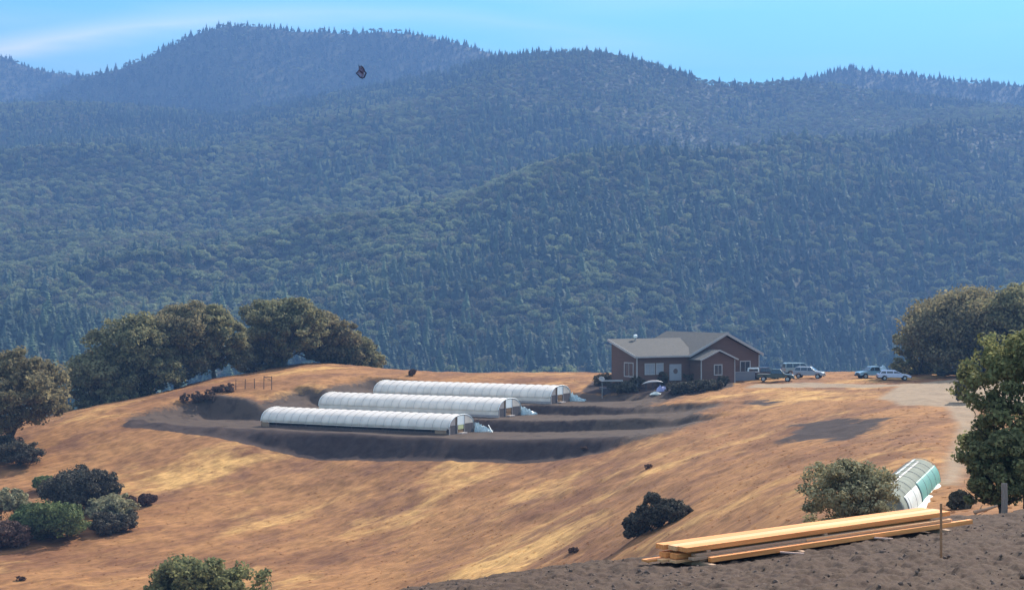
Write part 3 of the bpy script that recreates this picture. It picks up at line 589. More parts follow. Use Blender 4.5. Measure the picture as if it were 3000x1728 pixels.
tree('oak_tree', 'huge rounded brown oak behind the gravel turning area', 'tree', 2835, 246, 23.8, 13.6, m_oak2, 111, z0=1.0, ncl=648, group=GR, low=.1)
tree('oak_tree', 'big oak at the right photo edge behind the near green oak', 'tree', 3010, 240, 20.7, 14.0, m_oak, 112, z0=1.0, ncl=513, group=GR, low=.1)
tree('oak_tree', 'small greyish oak at the left foot of the huge oak by the gravel', 'tree', 2690, 258, 9.8, 8.2, m_oak, 113, z0=0.5, ncl=216, group=GR, low=.12, dz=-.8)
tree('oak_tree', 'near green oak filling the right edge beside the lumber', 'tree', 3012, 50, 4.5, 5.55, m_green, 114, z0=1.0, leaf=.062, ncl=430, per=85, lobes=12, tr=.13, low=.12, clump=.075, dz=.35)
tree('oak_tree', 'lower dark green oak half hidden under the near green oak', 'tree', 2935, 47.5, 2.6, 2.7, m_green, 115, z0=.5, leaf=.055, ncl=240, per=90, lobes=9, tr=.07, low=.12, clump=.08)
tree('oak_tree', 'green oak treetop poking up from the hollow at the bottom edge', 'tree', 588, 110, 9.4, 7.9, m_green, 116, z0=2.2, leaf=.13, ncl=420, per=80, lobes=12, clump=.072, base=on(588, 110), dz=.8)
tree('bush', 'rounded grey-green bush left of the small plastic tunnel, behind the lumber', 'bush', 2496, 66, 4.5, 3.2, m_pale, 117, z0=.4, leaf=.058, ncl=300, per=80, lobes=11, tr=.05, low=.1, clump=.078, dz=.0, stem='stem')
for lb, px, py, w_, h_, sd in (('left foot of the dark wedge-shaped scrub alone on the golden slope above the lumber', 1866, 1572, 2.2, 1.9, 118), ('pointed tallest bush of the dark wedge-shaped scrub on the golden slope', 1908, 1556, 2.7, 2.9, 119), ('low tail of the dark wedge-shaped scrub, pointing right up the golden slope', 1970, 1529, 2.9, 1.7, 120)):
    b_ = at(px, py, ymin=60); tree('bush', lb, 'bush', px, b_.y, w_, h_, m_dark, sd, z0=.05, leaf=.085, ncl=150, per=80, lobes=6, tr=.05, low=.08, clump=.10, stem='stem', base=b_, group='dark scrub wedge on the slope')
GB = 'bushes in the cluster on the left slope'
for lb, px, py, w_, h_, m_, sd in (
    ('large dark purple-brown bush, tallest of the left cluster', 225, 1505, 7.6, 5.2, m_dark, 130), ('dark bush with lumpy top at the right of the tallest one', 292, 1500, 4.2, 4.9, m_dark, 131),
    ('round clipped-looking green bush in front of the left cluster', 155, 1580, 6.4, 3.9, m_bushg, 132), ('pale spreading bush at the right side of the left cluster', 325, 1530, 4.6, 2.9, m_pale, 133),
    ('low dark bush along the right foot of the left cluster', 330, 1552, 4.6, 1.9, m_dark, 134), ('small brown bush trailing off right of the left cluster', 378, 1490, 1.7, 1.4, m_brush, 135),
    ('outermost tiny reddish bush at the right of the left cluster', 428, 1478, 1.8, 1.3, m_brush, 136), ('pale straggly bush at the left photo edge', 30, 1540, 4.2, 4.2, m_pale, 137),
    ('brown thorny bush cut by the left photo edge', 15, 1600, 4.4, 2.6, m_brush, 138), ('small green shrub behind the tallest dark bush', 130, 1440, 2.6, 1.9, m_bushg, 139),
    ('mid-sized green bush between the pale edge bush and the dark one', 85, 1560, 3.8, 3.2, m_bushg, 140)):
    b_ = at(px, py, ymin=100); w_ *= 1.28; tree('bush', lb, 'bush', px, b_.y, w_, h_, m_, sd, z0=h_ * .08, leaf=.13, ncl=int(60 + w_ * 22), per=70, lobes=7, tr=.05, low=.06, clump=.085, group=GB, base=b_, stem='stem')
for lb, px, py, w_, h_, m_, sd in (
    ('low dark scrub under the leftmost oak', 60, 1365, 6.5, 3.0, m_dark, 141), ('dark scrub at the foot of the leftmost oak trunk', 10, 1350, 6, 3.6, m_dark, 142),
    ('tiny dark bush alone on the bare crest above the back greenhouse', 1207, 1100, 1.4, 1.0, m_brush, 143),
    ('low dark bush on the house bank beside the upturned boat', 1868, 1138, 2.6, 1.9, m_dark, 144), ('dark shrub against the front wall of the house', 2012, 1120, 3.4, 2.1, m_dark, 145),
    ('dark shrub beneath the left end window of the house', 1845, 1126, 3.2, 1.9, m_dark, 161), ('low dark shrub under the paired front windows of the house', 1905, 1118, 3.4, 1.7, m_dark, 162), ('leggy dark shrub just left of the pale front door', 1940, 1130, 2.2, 2.3, m_dark, 163), ('low spreading shrub on the bank before the porch gable', 2075, 1142, 4.2, 1.3, m_dark, 164), ('low scrub on the bank below the house between boat and porch', 2000, 1147, 5.0, 1.3, m_dark, 165), ('small dark shrub at the left end of the grey board screen', 2118, 1130, 2.2, 1.5, m_dark, 166), ('low dark scrub on the bank left of the upturned boat', 1830, 1146, 4.6, 1.4, m_dark, 167),
    ('rounded dark shrub left of the small porch gable', 2048, 1122, 2.6, 1.9, m_dark, 146), ('dark scrub spilling over the bank left of the house deck', 1790, 1128, 5.5, 1.7, m_dark, 147),
    ('dry pale bush on the verge behind the light blue estate car', 2760, 1100, 3.4, 1.3, m_pale, 148), ('dry pale bush nearer the near green oak on the gravel verge', 2850, 1102, 3.0, 1.3, m_pale, 149),
    ('dark round bush at the right end of the gravel area', 2830, 1178, 3.4, 2.6, m_dark, 150), ('shaded scrub at the left foot of the near green oak', 2815, 1490, 1.3, 0.8, m_dark, 151)):
    b_ = at(px, py, ymin=30); tree('bush', lb, 'bush', px, b_.y, w_, h_, m_, sd, z0=h_ * .08, leaf=.12 if b_.y > 70 else .05, ncl=int(40 + w_ * 14), per=60, lobes=6, tr=.04, low=.06, clump=.09, base=b_, stem='stem')
for lb, px, py, w_ in (('tiny dry weed clump on the slope below the right end of the terraces', 1712, 1320, 1.0), ('reddish weed clump halfway down the slope above the pointed scrub', 1900, 1372, 1.0), ('low brown weed clump near the bottom edge right of the hollow treetop', 1680, 1618, .9), ('dark weed clump low on the slope left of the hollow treetop', 62, 1700, .9)):
    b_ = at(px, py, ymin=60); tree('weed_clump', lb, 'weeds', px, b_.y, w_ * 1.3, w_ * .45, m_brush, int(px), z0=.03, leaf=.07, ncl=26, per=40, lobes=4, tr=.02, low=.05, base=b_, stem='stem', group='weed clumps on the slope')
# heaps of cut brush left of the terraces
GH_ = 'heaps of cut brush by the fence posts'
for lb, px, py, w_, h_, sd in (('smallest brush heap at the left of the three dark heaps', 540, 1180, 1.6, 1.4, 1), ('middle dark brush heap of the row below the fence posts', 578, 1183, 2.6, 1.7, 2),
                               ('pointed dark brush heap at the right of the row', 615, 1182, 2.3, 2.0, 3), ('flat brush heap nearest the fence posts', 665, 1148, 2.8, 1.2, 4), ('scattered low brush heap left of the fence posts', 636, 1150, 2.2, .8, 5)):
    b_ = at(px, py, ymin=100); r = np.random.RandomState(300 + sd); mb = MB()
    for i in range(60):
        a = r.rand() * 6.28; q = w_ * .4 * r.rand(); L_ = r.uniform(.5, 1.0) * w_ * .35; p0 = Vector((q * math.cos(a), q * math.sin(a) * .7, r.rand() * h_ * (1 - q / w_) * .8)); dd = Vector(r.randn(3)).normalized(); dd.z = abs(dd.z) * .6
        mb.tube([p0, p0 + dd * L_ * .5 + Vector((0, 0, -.04)), p0 + dd * L_], [.04, .03, .01], 4)
    o = mb.build('brush_heap', m_bark, loc=b_); tag(o, lb, 'brush heap', GH_)
    cs = crown_pts(r, w_, h_, .1, 5, 40); V, Fs = leaf_cloud(r, cs, w_ * .09 * np.ones(len(cs)), 50, .09); mesh_np('dead_leaves', V, Fs, m_brush, o)

# ---------------------------------------------------------------- fence posts left of the terraces
m_post = mat('weathered_post', (0.15, 0.10, 0.075), .9, .4, 8, bump=.4)
fp = [(691, 1142, .0), (718, 1140, .05), (746, 1138, -.04), (773, 1140, .02), (796, 1141, 0)]
fb = [at(a, b, ymin=150) for a, b, _ in fp]
labs = ['leftmost fence post of the short row on the grass knoll', 'second fence post from the left on the knoll', 'middle fence post of the short row on the knoll', 'fourth fence post, left upright of the small gate frame', 'rightmost post, right upright of the small gate frame']
for i, (b_, (px, py, tl)) in enumerate(zip(fb, fp)):
    hh = 2.0 if i > 2 else 1.5; mb = MB(); mb.tube([(0, 0, -.3), (tl * .5, 0, hh * .5), (tl, 0, hh)], [.07, .06, .055], 7)
    tag(mb.build('fence_post', m_post, loc=b_), labs[i], 'fence post', 'fence posts on the knoll')
mb = MB(); a, b = fb[3] + Vector((0, 0, 1.85)), fb[4] + Vector((0, 0, 1.85)); mb.bar(a, b, .06, .09); mb.bar(a - Vector((0, 0, .55)), b - Vector((0, 0, .55)), .05, .07)
mb.bar(a - Vector((0, 0, .02)), b - Vector((0, 0, .53)), .04, .06)
tag(mb.build('gate_rails', m_post), 'weathered cross rails fixed between the two right-hand fence posts', 'rail')
mb = MB()
for h_ in (.5, .95, 1.35):
    for a, b in zip(fb[:3], fb[1:4]): m_ = (a + b) / 2; mb.tube([a + Vector((0, 0, h_)), m_ + Vector((0, 0, h_ - .05)), b + Vector((0, 0, h_))], .012, 4)
tag(mb.build('fence_wire', mat('rusty_wire', (.2, .12, .09), .6, metal=.4)), 'thin rusty wires strung along the knoll fence posts', 'wire')

# ---------------------------------------------------------------- the three plastic greenhouses
def poly_mat(name, col, tr):
    m = mat(name, col, .42, .22, .8, transl=tr, spec=.4, bump=.15, bscale=6); return m
m_film = poly_mat('greenhouse_film', (.78, .67, .56), .05)
m_panel = mat('white_end_panel', (.86, .87, .82), .6, .08, 2)
m_hoop = mat('galvanised_hoop', (.46, .43, .39), .5, metal=.2)
m_base = mat('pale_base_board', (.42, .36, .33), .85, .3, 6, stretch=(.2, 1, 1))
m_wood = mat('raw_wood', (.36, .22, .13), .8, .35, 5, stretch=(.3, 1, 1))
m_woodd = mat('dark_wood', (.13, .085, .07), .9, .35, 5)
m_gshade = mat('dark_shade_cloth', (.10, .085, .085), .9, .3, 4)
m_yel = mat('yellowed_panel', (.62, .62, .30), .6, .2, 3)
m_brn = mat('brown_plywood', (.24, .135, .06), .8, .3, 4)
m_bed = mat('planting_bed', (.075, .06, .05), .9, .4, 5)
GW, GHH = 6.5, 2.5
def arc_pts(n=22, w=GW, h=GHH, sh=1.0):
    """gothic hoop: low straight sides, rounded shoulders, across the width"""
    pts = []
    for i in range(n + 1):
        a = math.pi * i / n; c = math.cos(a); s = math.sin(a); pts.append((-c * w / 2 * (abs(c) ** .0), (abs(s) ** .82) * (h - .75) + .75))
    return [(x + w / 2, z) for x, z in pts]
def greenhouse(label, org, L_, z, open_side, tilt=0):
    g = empty('greenhouse', (org[0], org[1], z), math.atan2(GD[1], GD[0]), label, 'greenhouse', 'long plastic greenhouses on the terraces')
    g['build'] = 0; del g['build']
    A_ = arc_pts(); r = np.random.RandomState(int(L_ * 10))
    nrib = 24; rows_ = []
    for i in range(nrib * 2 + 1):
        sag = .05 + .04 * r.rand() if i % 2 else 0; q = L_ * i / (nrib * 2)
        rows_.append([Vector((q, t, zz - sag * (zz > .9) + r.uniform(-.016, .016))) for t, zz in A_])
    mb = MB(); mb.strip(rows_); cov = mb.build('plastic_cover', m_film, g, True)
    sm = cov.modifiers.new('film thickness', 'SOLIDIFY'); sm.thickness = .012; sm.offset = -1
    for i in range(nrib + 1):
        q = L_ * i / nrib; q = min(max(q, .03), L_ - .03); mb = MB(); mb.tube([(q, t, zz + .012) for t, zz in A_], .028, 5); mb.build('hoop_rib', m_hoop, g)
    # long sides: base boards, and a roll-up curtain above them
    for t in (0, GW):
        mb = MB(); sgn = -1 if t == 0 else 1
        if open_side and t == 0:
            mb.box((L_ / 2, 0, .16), (L_, .06, .32)); mb.build('base_board', m_woodd, g)
            mb = MB(); mb.tube([(0.3, -.07, .70), (L_ * .5, -.07, .66), (L_ - .3, -.07, .70)], .055, 8); mb.build('rolled_curtain', m_film, g)
            for i in range(13): MB().box((L_ * i / 12 * .99 + .08, .03, .40), (.09, .09, .78)).build('side_post', m_woodd, g)
        else:
            mb.box((L_ / 2, t, .18), (L_, .06, .36)); mb.build('base_board', m_base, g)
            mb = MB(); rw = [[Vector((L_ * i / 48, t + sgn * (.02 + .02 * (i % 2)), zz)) for zz in (.37, .58, .80)] for i in range(49)]; mb.strip(rw); sc_ = mb.build('side_curtain', m_film, g); s2 = sc_.modifiers.new('thick', 'SOLIDIFY'); s2.thickness = .012
    for t in (1.4, 3.3, 5.1): MB().box((L_ / 2, t, .25), (L_ - 2, 1.0, .5), bev=.05).build('planting_bed', m_bed, g)
    # near end wall: x = L
    def endwall(x, near):
        s = 1 if near else -1
        def zat(t): return float(np.interp(t, [p[0] for p in A_], [p[1] for p in A_]))
        def piece(name, t0, t1, z0, z1, m, off=0.0, clip=True):
            ts = np.linspace(t0, t1, 9); top = [(t, min(z1, zat(t) - .03) if clip else z1) for t in ts]
            top = [(t, zz) for t, zz in top if zz > z0 + .01]
            if len(top) < 2: return
            pts = [(x + s * off, top[0][0], z0)] + [(x + s * off, t, zz) for t, zz in top] + [(x + s * off, top[-1][0], z0)]
            MB().poly(pts, (s * .035, 0, 0)).build(name, m, g)
        if near:
            piece('end_panel', .05, 1.55, 1.22, 3, m_base)
            piece('lower_end_panel', .05, 1.95, .02, 1.20, m_gshade)
            piece('brown_end_panel', 1.56, 1.96, 1.22, 3, m_brn)
            piece('upper_door_panel', 2.0, 3.85, 1.20, 2.32, m_panel, .03)
            piece('door', 2.25, 3.65, .62, 1.18, m_yel if open_side else m_brn, .02)
            piece('door_sill', 2.1, 3.7, .02, .58, m_brn, .0)
            piece('gable_panel', 2.0, 3.85, 2.34, 3, m_film)
            piece('window_panel', 3.9, 6.45, 1.28, 3, m_film)
            piece('dark_doorway', 3.9, 6.1, .02, 1.26, m_gshade)
            MB().box((x + .35, 2.9, .12), (.6, 1.5, .16), bev=.02).build('threshold', m_base, g)
            for t in (2.0, 3.87): MB().box((x + .05, t, zat(t) / 2), (.09, .09, zat(t) - .08)).build('door_post', m_base, g)
            MB().box((x + .07, .03, .55), (.12, .16, 1.1)).build('corner_post', m_base, g)
        else:
            piece('end_panel', .05, GW - .05, .9, 3, m_film); piece('lower_end_panel', .05, GW - .05, .02, .88, m_wood if open_side else m_panel)
        mb = MB(); mb.tube([(x + s * .02, t, zz + .01) for t, zz in A_], .05, 6); mb.build('end_hoop', m_panel, g)
    endwall(L_, True); endwall(0, False)
    if open_side:
        MB().box((L_ - 1.2, -.04, .45), (1.7, .05, .55)).build('side_board', m_wood, g)
        MB().box((.75, -.04, .42), (1.3, .05, .7)).build('side_board', m_wood, g)
    return g
gx = [gworld(0, 0), gworld(.02, 13.6), gworld(1.43, 25.8)]
GZ = [min(gz(*gworld(s, t)) for s in (1, 15, 28) for t in (0, 6)) - .02 for t in (0,)]
def gh_z(s0, t0): return float(np.mean([gz(*gworld(s0 + s, t0 + t)) for s in (1, 10, 20, 29) for t in (0.5, 3, 6)])) - .03
greenhouse('nearest and lowest of three long plastic greenhouses, with rolled-up side and yellowish door', gx[0], 29.8, gh_z(0, 0), True)
greenhouse('middle long plastic greenhouse between the nearest and the farthest one', gx[1], 29.5, gh_z(0, 13.6), False)
greenhouse('farthest and highest long plastic greenhouse, nearest the grassy crest', gx[2], 29.8, gh_z(1.4, 25.8), False)
# crumpled film left beside the near ends
m_cr = mat('crumpled_film', (.70, .74, .70), .3, .25, 4, col2=(.34, .48, .50), spec=.6, transl=.15)
for k, (s0, t0, lb) in enumerate(((30.6, 8.2, 'crumpled blue-white plastic film beside the nearest greenhouse'), (30.2, 21.8, 'crumpled blue-white plastic film beside the middle greenhouse'), (31.8, 33.9, 'crumpled blue-white plastic film beside the farthest greenhouse'))):
    mb = MB(); r = np.random.RandomState(k + 9); rws = []
    for i in range(22):
        rw = []
        for j in range(12):
            s = -.8 + 2.3 * i / 21; t = -.5 + 1.0 * j / 11; e = math.sin(math.pi * j / 11) * (1 - i / 23) ** 1.1
            rw.append((s, t + .2 * vnoise(i / 3, j / 3, k), e * (.75 + .7 * float(vnoise(i / 1.6, j / 1.6, k + 5))) + .25 * float(vnoise(i / .9, j / .9, k + 8)) * (e > 0) - .03))
        rws.append(rw)
    mb.strip(rws); x_, y_ = gworld(s0, t0 - 1.2); o = mb.build('plastic_film_heap', m_cr, loc=(x_, y_, gz(x_, y_))); o.rotation_euler.z = math.atan2(GD[1], GD[0]) + .25; tag(o, lb, 'plastic film', 'crumpled film at the greenhouse ends')
p_ = at(1436, 1266, ymin=150); mb = MB(); mb.bar((.3, 0, 0), (-.25, .1, .95), .26, .05); tag(mb.build('leaning_board', m_panel, loc=p_), 'short pale board sticking up at a slant right of the nearest greenhouse', 'board')

# ---------------------------------------------------------------- the small tunnel behind the bush
p0 = on(2578, 71.5); p1 = on(2694, 90.0)
m_film2 = mat('patched_tunnel_film', (.24, .25, .20), .85, .3, 1.2, spec=.08); m_teal = mat('teal_tarpaulin', (.10, .30, .235), .5, .2, 6, stretch=(4, 1, 1), bump=.3, bscale=3, spec=.4)
m_white = mat('white_sheeting', (.66, .65, .57), .5, .15, 2)
dirv = (p1 - p0); L2 = dirv.length; tn = empty('plastic_tunnel', p0, 0, 'small patched plastic tunnel with a teal tarpaulin side behind the grey-green bush', 'greenhouse')
tn.rotation_euler = dirv.to_track_quat('X', 'Z').to_euler()
TW, TH = 2.2, 1.4
def tp(a): c = math.cos(a); s = math.sin(a); return (c * TW / 2, (s ** .8 if s > 0 else 0) * TH)
def tun(name, a0, a1, x0, x1, m, off=0, nx=26, fold=.02, par=None):
    mb = MB(); rw = []
    for i in range(nx + 1):
        x = x0 + (x1 - x0) * i / nx; rw.append([(x, tp(a)[0] * (1 + off), tp(a)[1] * (1 + off) + fold * (i % 2)) for a in np.linspace(a0, a1, 14)])
    mb.strip(rw); o = mb.build(name, m, par or tn, True); q = o.modifiers.new('thick', 'SOLIDIFY'); q.thickness = .015; return o
PI = math.pi
tun('plastic_cover', 0.001, PI - .001, 0, L2, m_film2)
tun('white_strip', 1.25, 1.40, 0, L2, m_white, .02); tun('white_strip', 1.62, 1.70, 3, L2 * .9, m_film, .02)
tun('teal_tarpaulin', PI - .80, PI - .03, L2 * .42, L2, m_teal, .025)
tun('white_flap', PI - .72, PI - .03, L2 * .10, L2 * .40, m_white, .03)
for i in range(8): x = L2 * i / 7; MB().tube([(x, *[k * 1.035 for k in tp(a)]) for a in np.linspace(0, PI, 20)], .014, 5).build('hoop_rib', m_hoop, tn)
MB().poly([(L2 - .02, *tp(a)) for a in np.linspace(0, PI, 20)], (.03, 0, 0)).build('end_wall', m_film2, tn)
MB().poly([(0, *tp(a)) for a in np.linspace(0, PI, 20)], (.03, 0, 0)).build('end_wall', m_film2, tn)
mb = MB(); rw = []
rr_ = np.random.RandomState(4)
for i in range(24):
    x = -1.5 + (L2 + 1.6) * i / 23; wv = float(vnoise(i / 2.2, 1.3, 3)); rw.append([(x, -TW / 2 - .02 - q * (.55 + .7 * wv) , .12 - .10 * q + .13 * float(vnoise(i / 1.5, q * 3, 6))) for q in (0, .33, .66, 1)])
mb.strip(rw); sk = mb.build('skirt_sheet', m_white, tn); q = sk.modifiers.new('thick', 'SOLIDIFY'); q.thickness = .02
# ---------------------------------------------------------------- the house
KH = 240 / 207; HZ = -11.43                   # drawn for 207 m, set at 240 m at 1.16 times the size
he = Vector((math.cos(R(30)), math.sin(R(30)), 0)); 
m_sid = mat('brown_red_siding', (.150, .082, .060), .85, .18, 1.5, bump=.3, bscale=8, stretch=(.3, .3, 6))
m_roof = mat('grey_shingles', (.095, .088, .08), .9, .22, 2.5, bump=.5, bscale=14)
m_trim = mat('pale_trim', (.40, .36, .34), .6, .08, 3)
m_glass = mat('window_glass', (.05, .055, .065), .12, .1, 2, spec=.8)
m_curt = mat('pale_blind', (.32, .31, .32), .8, .1, 3)
m_screen = mat('grey_boarding', (.20, .21, .23), .85, .2, 4, stretch=(6, 1, 1))
m_skirt = mat('dark_skirting', (.075, .065, .07), .9, .3, 3)
hs = empty('house', (18.44, 240.0, gz(26, 243) + .05), R(30), 'single-storey brown-red house with grey shingle gables and pale trim on the crest', 'house')
hs.scale = (KH, KH, KH)
EZ = -7.8 - HZ                                # eaves above the house floor level
mb = MB(); DW, RZ = 5.8, -5.97 - HZ
wall = MB()
# left wing: one roof slope falling to the front
wall.poly([(0, 0, -.4), (0, DW, -.4), (0, DW, RZ - .18), (0, 0, EZ - .12)], (.16, 0, 0))
wall.poly([(.16, 0, -.4), (8.4, 0, -.4), (8.4, 0, EZ - .12), (.16, 0, EZ - .12)], (0, .16, 0))
wall.poly([(.16, DW, -.4), (8.4, DW, -.4), (8.4, DW, RZ - .2), (.16, DW, RZ - .2)], (0, -.16, 0))
wall.build('wing_wall', m_sid, hs)
GX0, GX1, PXc, PZ, GL = 8.4, 19.7, 14.05, -5.2 - HZ, 12.8
wl = MB(); wl.poly([(GX0, .02, -.6), (GX1, .02, -.6), (GX1, .02, EZ - .1), (PXc, .02, PZ - .22), (GX0, .02, EZ - .1)], (0, .16, 0))
wl.poly([(GX1, .19, -.6), (GX1, GL, -.6), (GX1, GL, EZ - .12), (GX1, .19, EZ - .12)], (-.16, 0, 0)); wl.poly([(GX0, GL, -.6), (GX1, GL, -.6), (GX1, GL, EZ - .1), (PXc, GL, PZ - .22), (GX0, GL, EZ - .1)], (0, -.16, 0))
wl.build('gable_wall', m_sid, hs)
def slab(name, pts, m, par=hs, th=.14): return MB().poly(pts, (0, 0, th)).build(name, m, par)
ov = .45
slope = (RZ - EZ) / DW
rf = slab('wing_roof', [(-ov, -ov, EZ - ov * slope), (8.9, -ov, EZ - ov * slope), (11.2, DW + .3, RZ + .3 * slope), (-ov, DW + .3, RZ + .3 * slope)], m_roof)
sl2 = (PZ - EZ) / (PXc - GX0)
rf2 = slab('main_roof', [(GX0 - ov, -ov, EZ - ov * sl2 + .06), (PXc, -ov, PZ + .06), (PXc, GL + ov, PZ + .06), (GX0 - ov, GL + ov, EZ - ov * sl2 + .06)], m_roof)
rf3 = slab('main_roof', [(GX1 + ov, -ov, EZ - ov * sl2 + .06), (PXc + .002, -ov, PZ + .06), (PXc + .002, GL + ov, PZ + .06), (GX1 + ov, GL + ov, EZ - ov * sl2 + .06)], m_roof)
def fascia(a, b, par, h=.26): return MB().bar(a, b, .05, h).build('fascia', m_trim, par)
fascia((-ov - .03, -ov, EZ - ov * slope + .03), (-ov - .03, DW + .3, RZ + .3 * slope + .03), rf, .30)
fascia((-ov, -ov - .03, EZ - ov * slope + .03), (8.0, -ov - .03, EZ - ov * slope + .03), rf, .2)
fascia((GX0 - ov, -ov - .03, EZ - ov * sl2 + .07), (PXc, -ov - .03, PZ + .09), rf2, .30); fascia((GX1 + ov, -ov - .03, EZ - ov * sl2 + .07), (PXc, -ov - .03, PZ + .09), rf3, .34)
MB().box((PXc, -ov - .04, PZ + .12), (.55, .1, .4)).build('peak_cap', m_trim, rf3)
MB().tube([(3.4, DW - .5, RZ - .1), (3.4, DW - .5, RZ + .35)], .10, 10).build('vent_pipe', m_hoop, rf)
MB().tube([(3.4, DW - .5, RZ + .30), (3.4, DW - .5, RZ + .42), (3.4, DW - .5, RZ + .70), (3.4, DW - .5, RZ + .78)], [.16, .26, .26, .12], 14).build('vent_cap', m_panel, rf)
# projecting porch room with its own small gable
P0, P1, PC, PY = 8.3, 13.7, 11.0, -2.5; pez, ppz = -8.3 - HZ, -7.2 - HZ
pw = MB(); pw.poly([(P0, PY, -.6), (P1, PY, -.6), (P1, PY, pez), (PC, PY, ppz - .15), (P0, PY, pez)], (0, .14, 0)); pw.poly([(P0, PY + .14, -.6), (P0, 0, -.6), (P0, 0, pez - .02), (P0, PY + .14, pez - .02)], (.14, 0, 0)); pw.poly([(P1, PY + .14, -.6), (P1, 0, -.6), (P1, 0, pez - .02), (P1, PY + .14, pez - .02)], (-.14, 0, 0))
pw.build('porch_wall', m_sid, hs); sl3 = (ppz - pez) / (PC - P0)
for a, s in ((P0 - .35, 1), (P1 + .35, -1)):
    e = pez - .35 * sl3; pr = slab('porch_roof', [(a, PY - .35, e), (PC - .001 * s, PY - .35, ppz), (PC - .001 * s, .0, ppz), (a, .0, e)], m_roof, th=.10); fascia((a, PY - .38, e + .04), (PC, PY - .38, ppz + .05), pr, .2)
def window(x, z, w, h, y=0.0, par=hs, axis='x', glass=m_glass, name='window', bars=1):
    f = MB(); fr_ = .13; yy = y - .03
    def B(cx, cz, dx, dz, off=0, d=.07):
        return ((cx, yy - off, cz), (dx, d, dz)) if axis == 'x' else ((yy - off, cx, cz), (d, dx, dz))
    for a in (B(x, z + h / 2, w + fr_ * 2, fr_), B(x, z - h / 2, w + fr_ * 2, fr_), B(x - w / 2 - fr_ / 2, z, fr_, h - fr_), B(x + w / 2 + fr_ / 2, z, fr_, h - fr_)): f.box(*a)
    for i in range(bars): f.box(*B(x - w / 2 + w * (i + 1) / (bars + 1), z, .05, h - fr_))
    fo_ = f.build(name, m_trim, par); c_, d_ = B(x, z, w - .01, h - fr_ - .01, -.035, .03); MB().box(c_, d_).build('pane', glass, fo_)
    return fo_
window(1.75, 1.85, 1.9, 1.75, 0, axis='y')          # in the left end wall
window(2.0, 1.95, 1.35, 1.35, 0, glass=m_curt); window(3.55, 1.95, .9, 1.35, 0, glass=m_curt, bars=0)
dr = MB().box((6.0, -.04, 1.45), (1.9, .08, 2.1), bev=.02).build('front_door', m_curt, hs)
o_ = MB().tube([(6.0, -.075, 1.6), (6.0, -.105, 1.6)], .34, 20).build('oval_pane', m_glass, dr); o_.scale = (1, 1, 1)
MB().box((6.75, -.11, 1.35), (.08, .05, .08)).build('door_handle', m_hoop, dr)
window(11.0, 1.75, 1.1, 1.3, PY); window(17.4, 1.85, 1.5, 1.6, 0.02, bars=1)
for x in (0.02, GX1): MB().box((x, -.02, EZ / 2 - .2), (.14, .10, EZ + .1)).build('corner_board', m_trim, hs)
for x in (P0, P1): MB().box((x, PY - .03, pez / 2 - .2), (.12, .10, pez + .3)).build('corner_board', m_trim, hs)
# pale boarding in front of the right gable and a low deck at the left end
fe = empty('screen_fence', (0, 0, 0), 0, 'low grey board screen in the shade before the right gable of the house', 'fence')
p0_, p1_ = on(2118, 246.5), on(2212, 250); fe.location = p0_; ln = (p1_ - p0_); fe.rotation_euler.z = math.atan2(ln.y, ln.x); LL = math.hypot(ln.x, ln.y)
for i in range(4): MB().box((LL * i / 3, .06, .7), (.12, .1, 1.6)).build('post', m_screen, fe)
MB().box((LL / 2, 0, .78), (LL, .04, 1.35)).build('board_panel', m_screen, fe); MB().box((LL / 2, 0, 1.49), (LL + .1, .12, .06)).build('cap_rail', m_trim, fe)
dk = empty('deck', on(1762, 238.5), R(6), 'small raised deck with a pale top rail at the left end of the house', 'deck')
DL = 4.6; dk.scale = (KH, KH, KH)
MB().box((DL / 2, .9, .75), (DL, 2.6, .12)).build('floor', m_skirt, dk); MB().box((DL / 2, -.38, .32), (DL, .05, .9)).build('skirting', m_skirt, dk)
for i in range(5): MB().box((DL * i / 4, -.42, 1.1), (.09, .09, 1.5)).build('post', m_skirt, dk)
rl = MB().box((DL * .30, -.42, 1.78), (2.6, .10, .20)).build('top_rail', m_trim, dk)
MB().box((DL / 2, -.42, 1.3), (DL - .1, .05, .07)).build('mid_rail', m_skirt, dk)
ds = empty('satellite_dish', on(1764, 237.4) + Vector((0, 0, 0)), R(-25), 'small pale satellite dish on a thin pole at the left corner of the deck', 'satellite dish')
MB().tube([(0, 0, -.1), (0, 0, 2.5)], .04, 8).build('pole', m_hoop, ds)
mb = MB(); rws = []
for i in range(6):
    q = .48 * i / 5; rws.append([(q * math.cos(a), q * math.sin(a) * .8, .9 * q * q) for a in np.linspace(0, 6.283, 19)])
mb.strip(rws); d_ = mb.build('dish', m_trim, ds, True); d_.location = (0, -.1, 2.75); d_.rotation_euler = (R(58), R(28), 0); q = d_.modifiers.new('t', 'SOLIDIFY'); q.thickness = .03
mb = MB(); mb.bar((0, 0, 2.45), (.1, -.55, 2.65), .04); mb.box((.1, -.58, 2.7), (.1, .12, .1)); mb.build('feed_arm', m_hoop, ds)
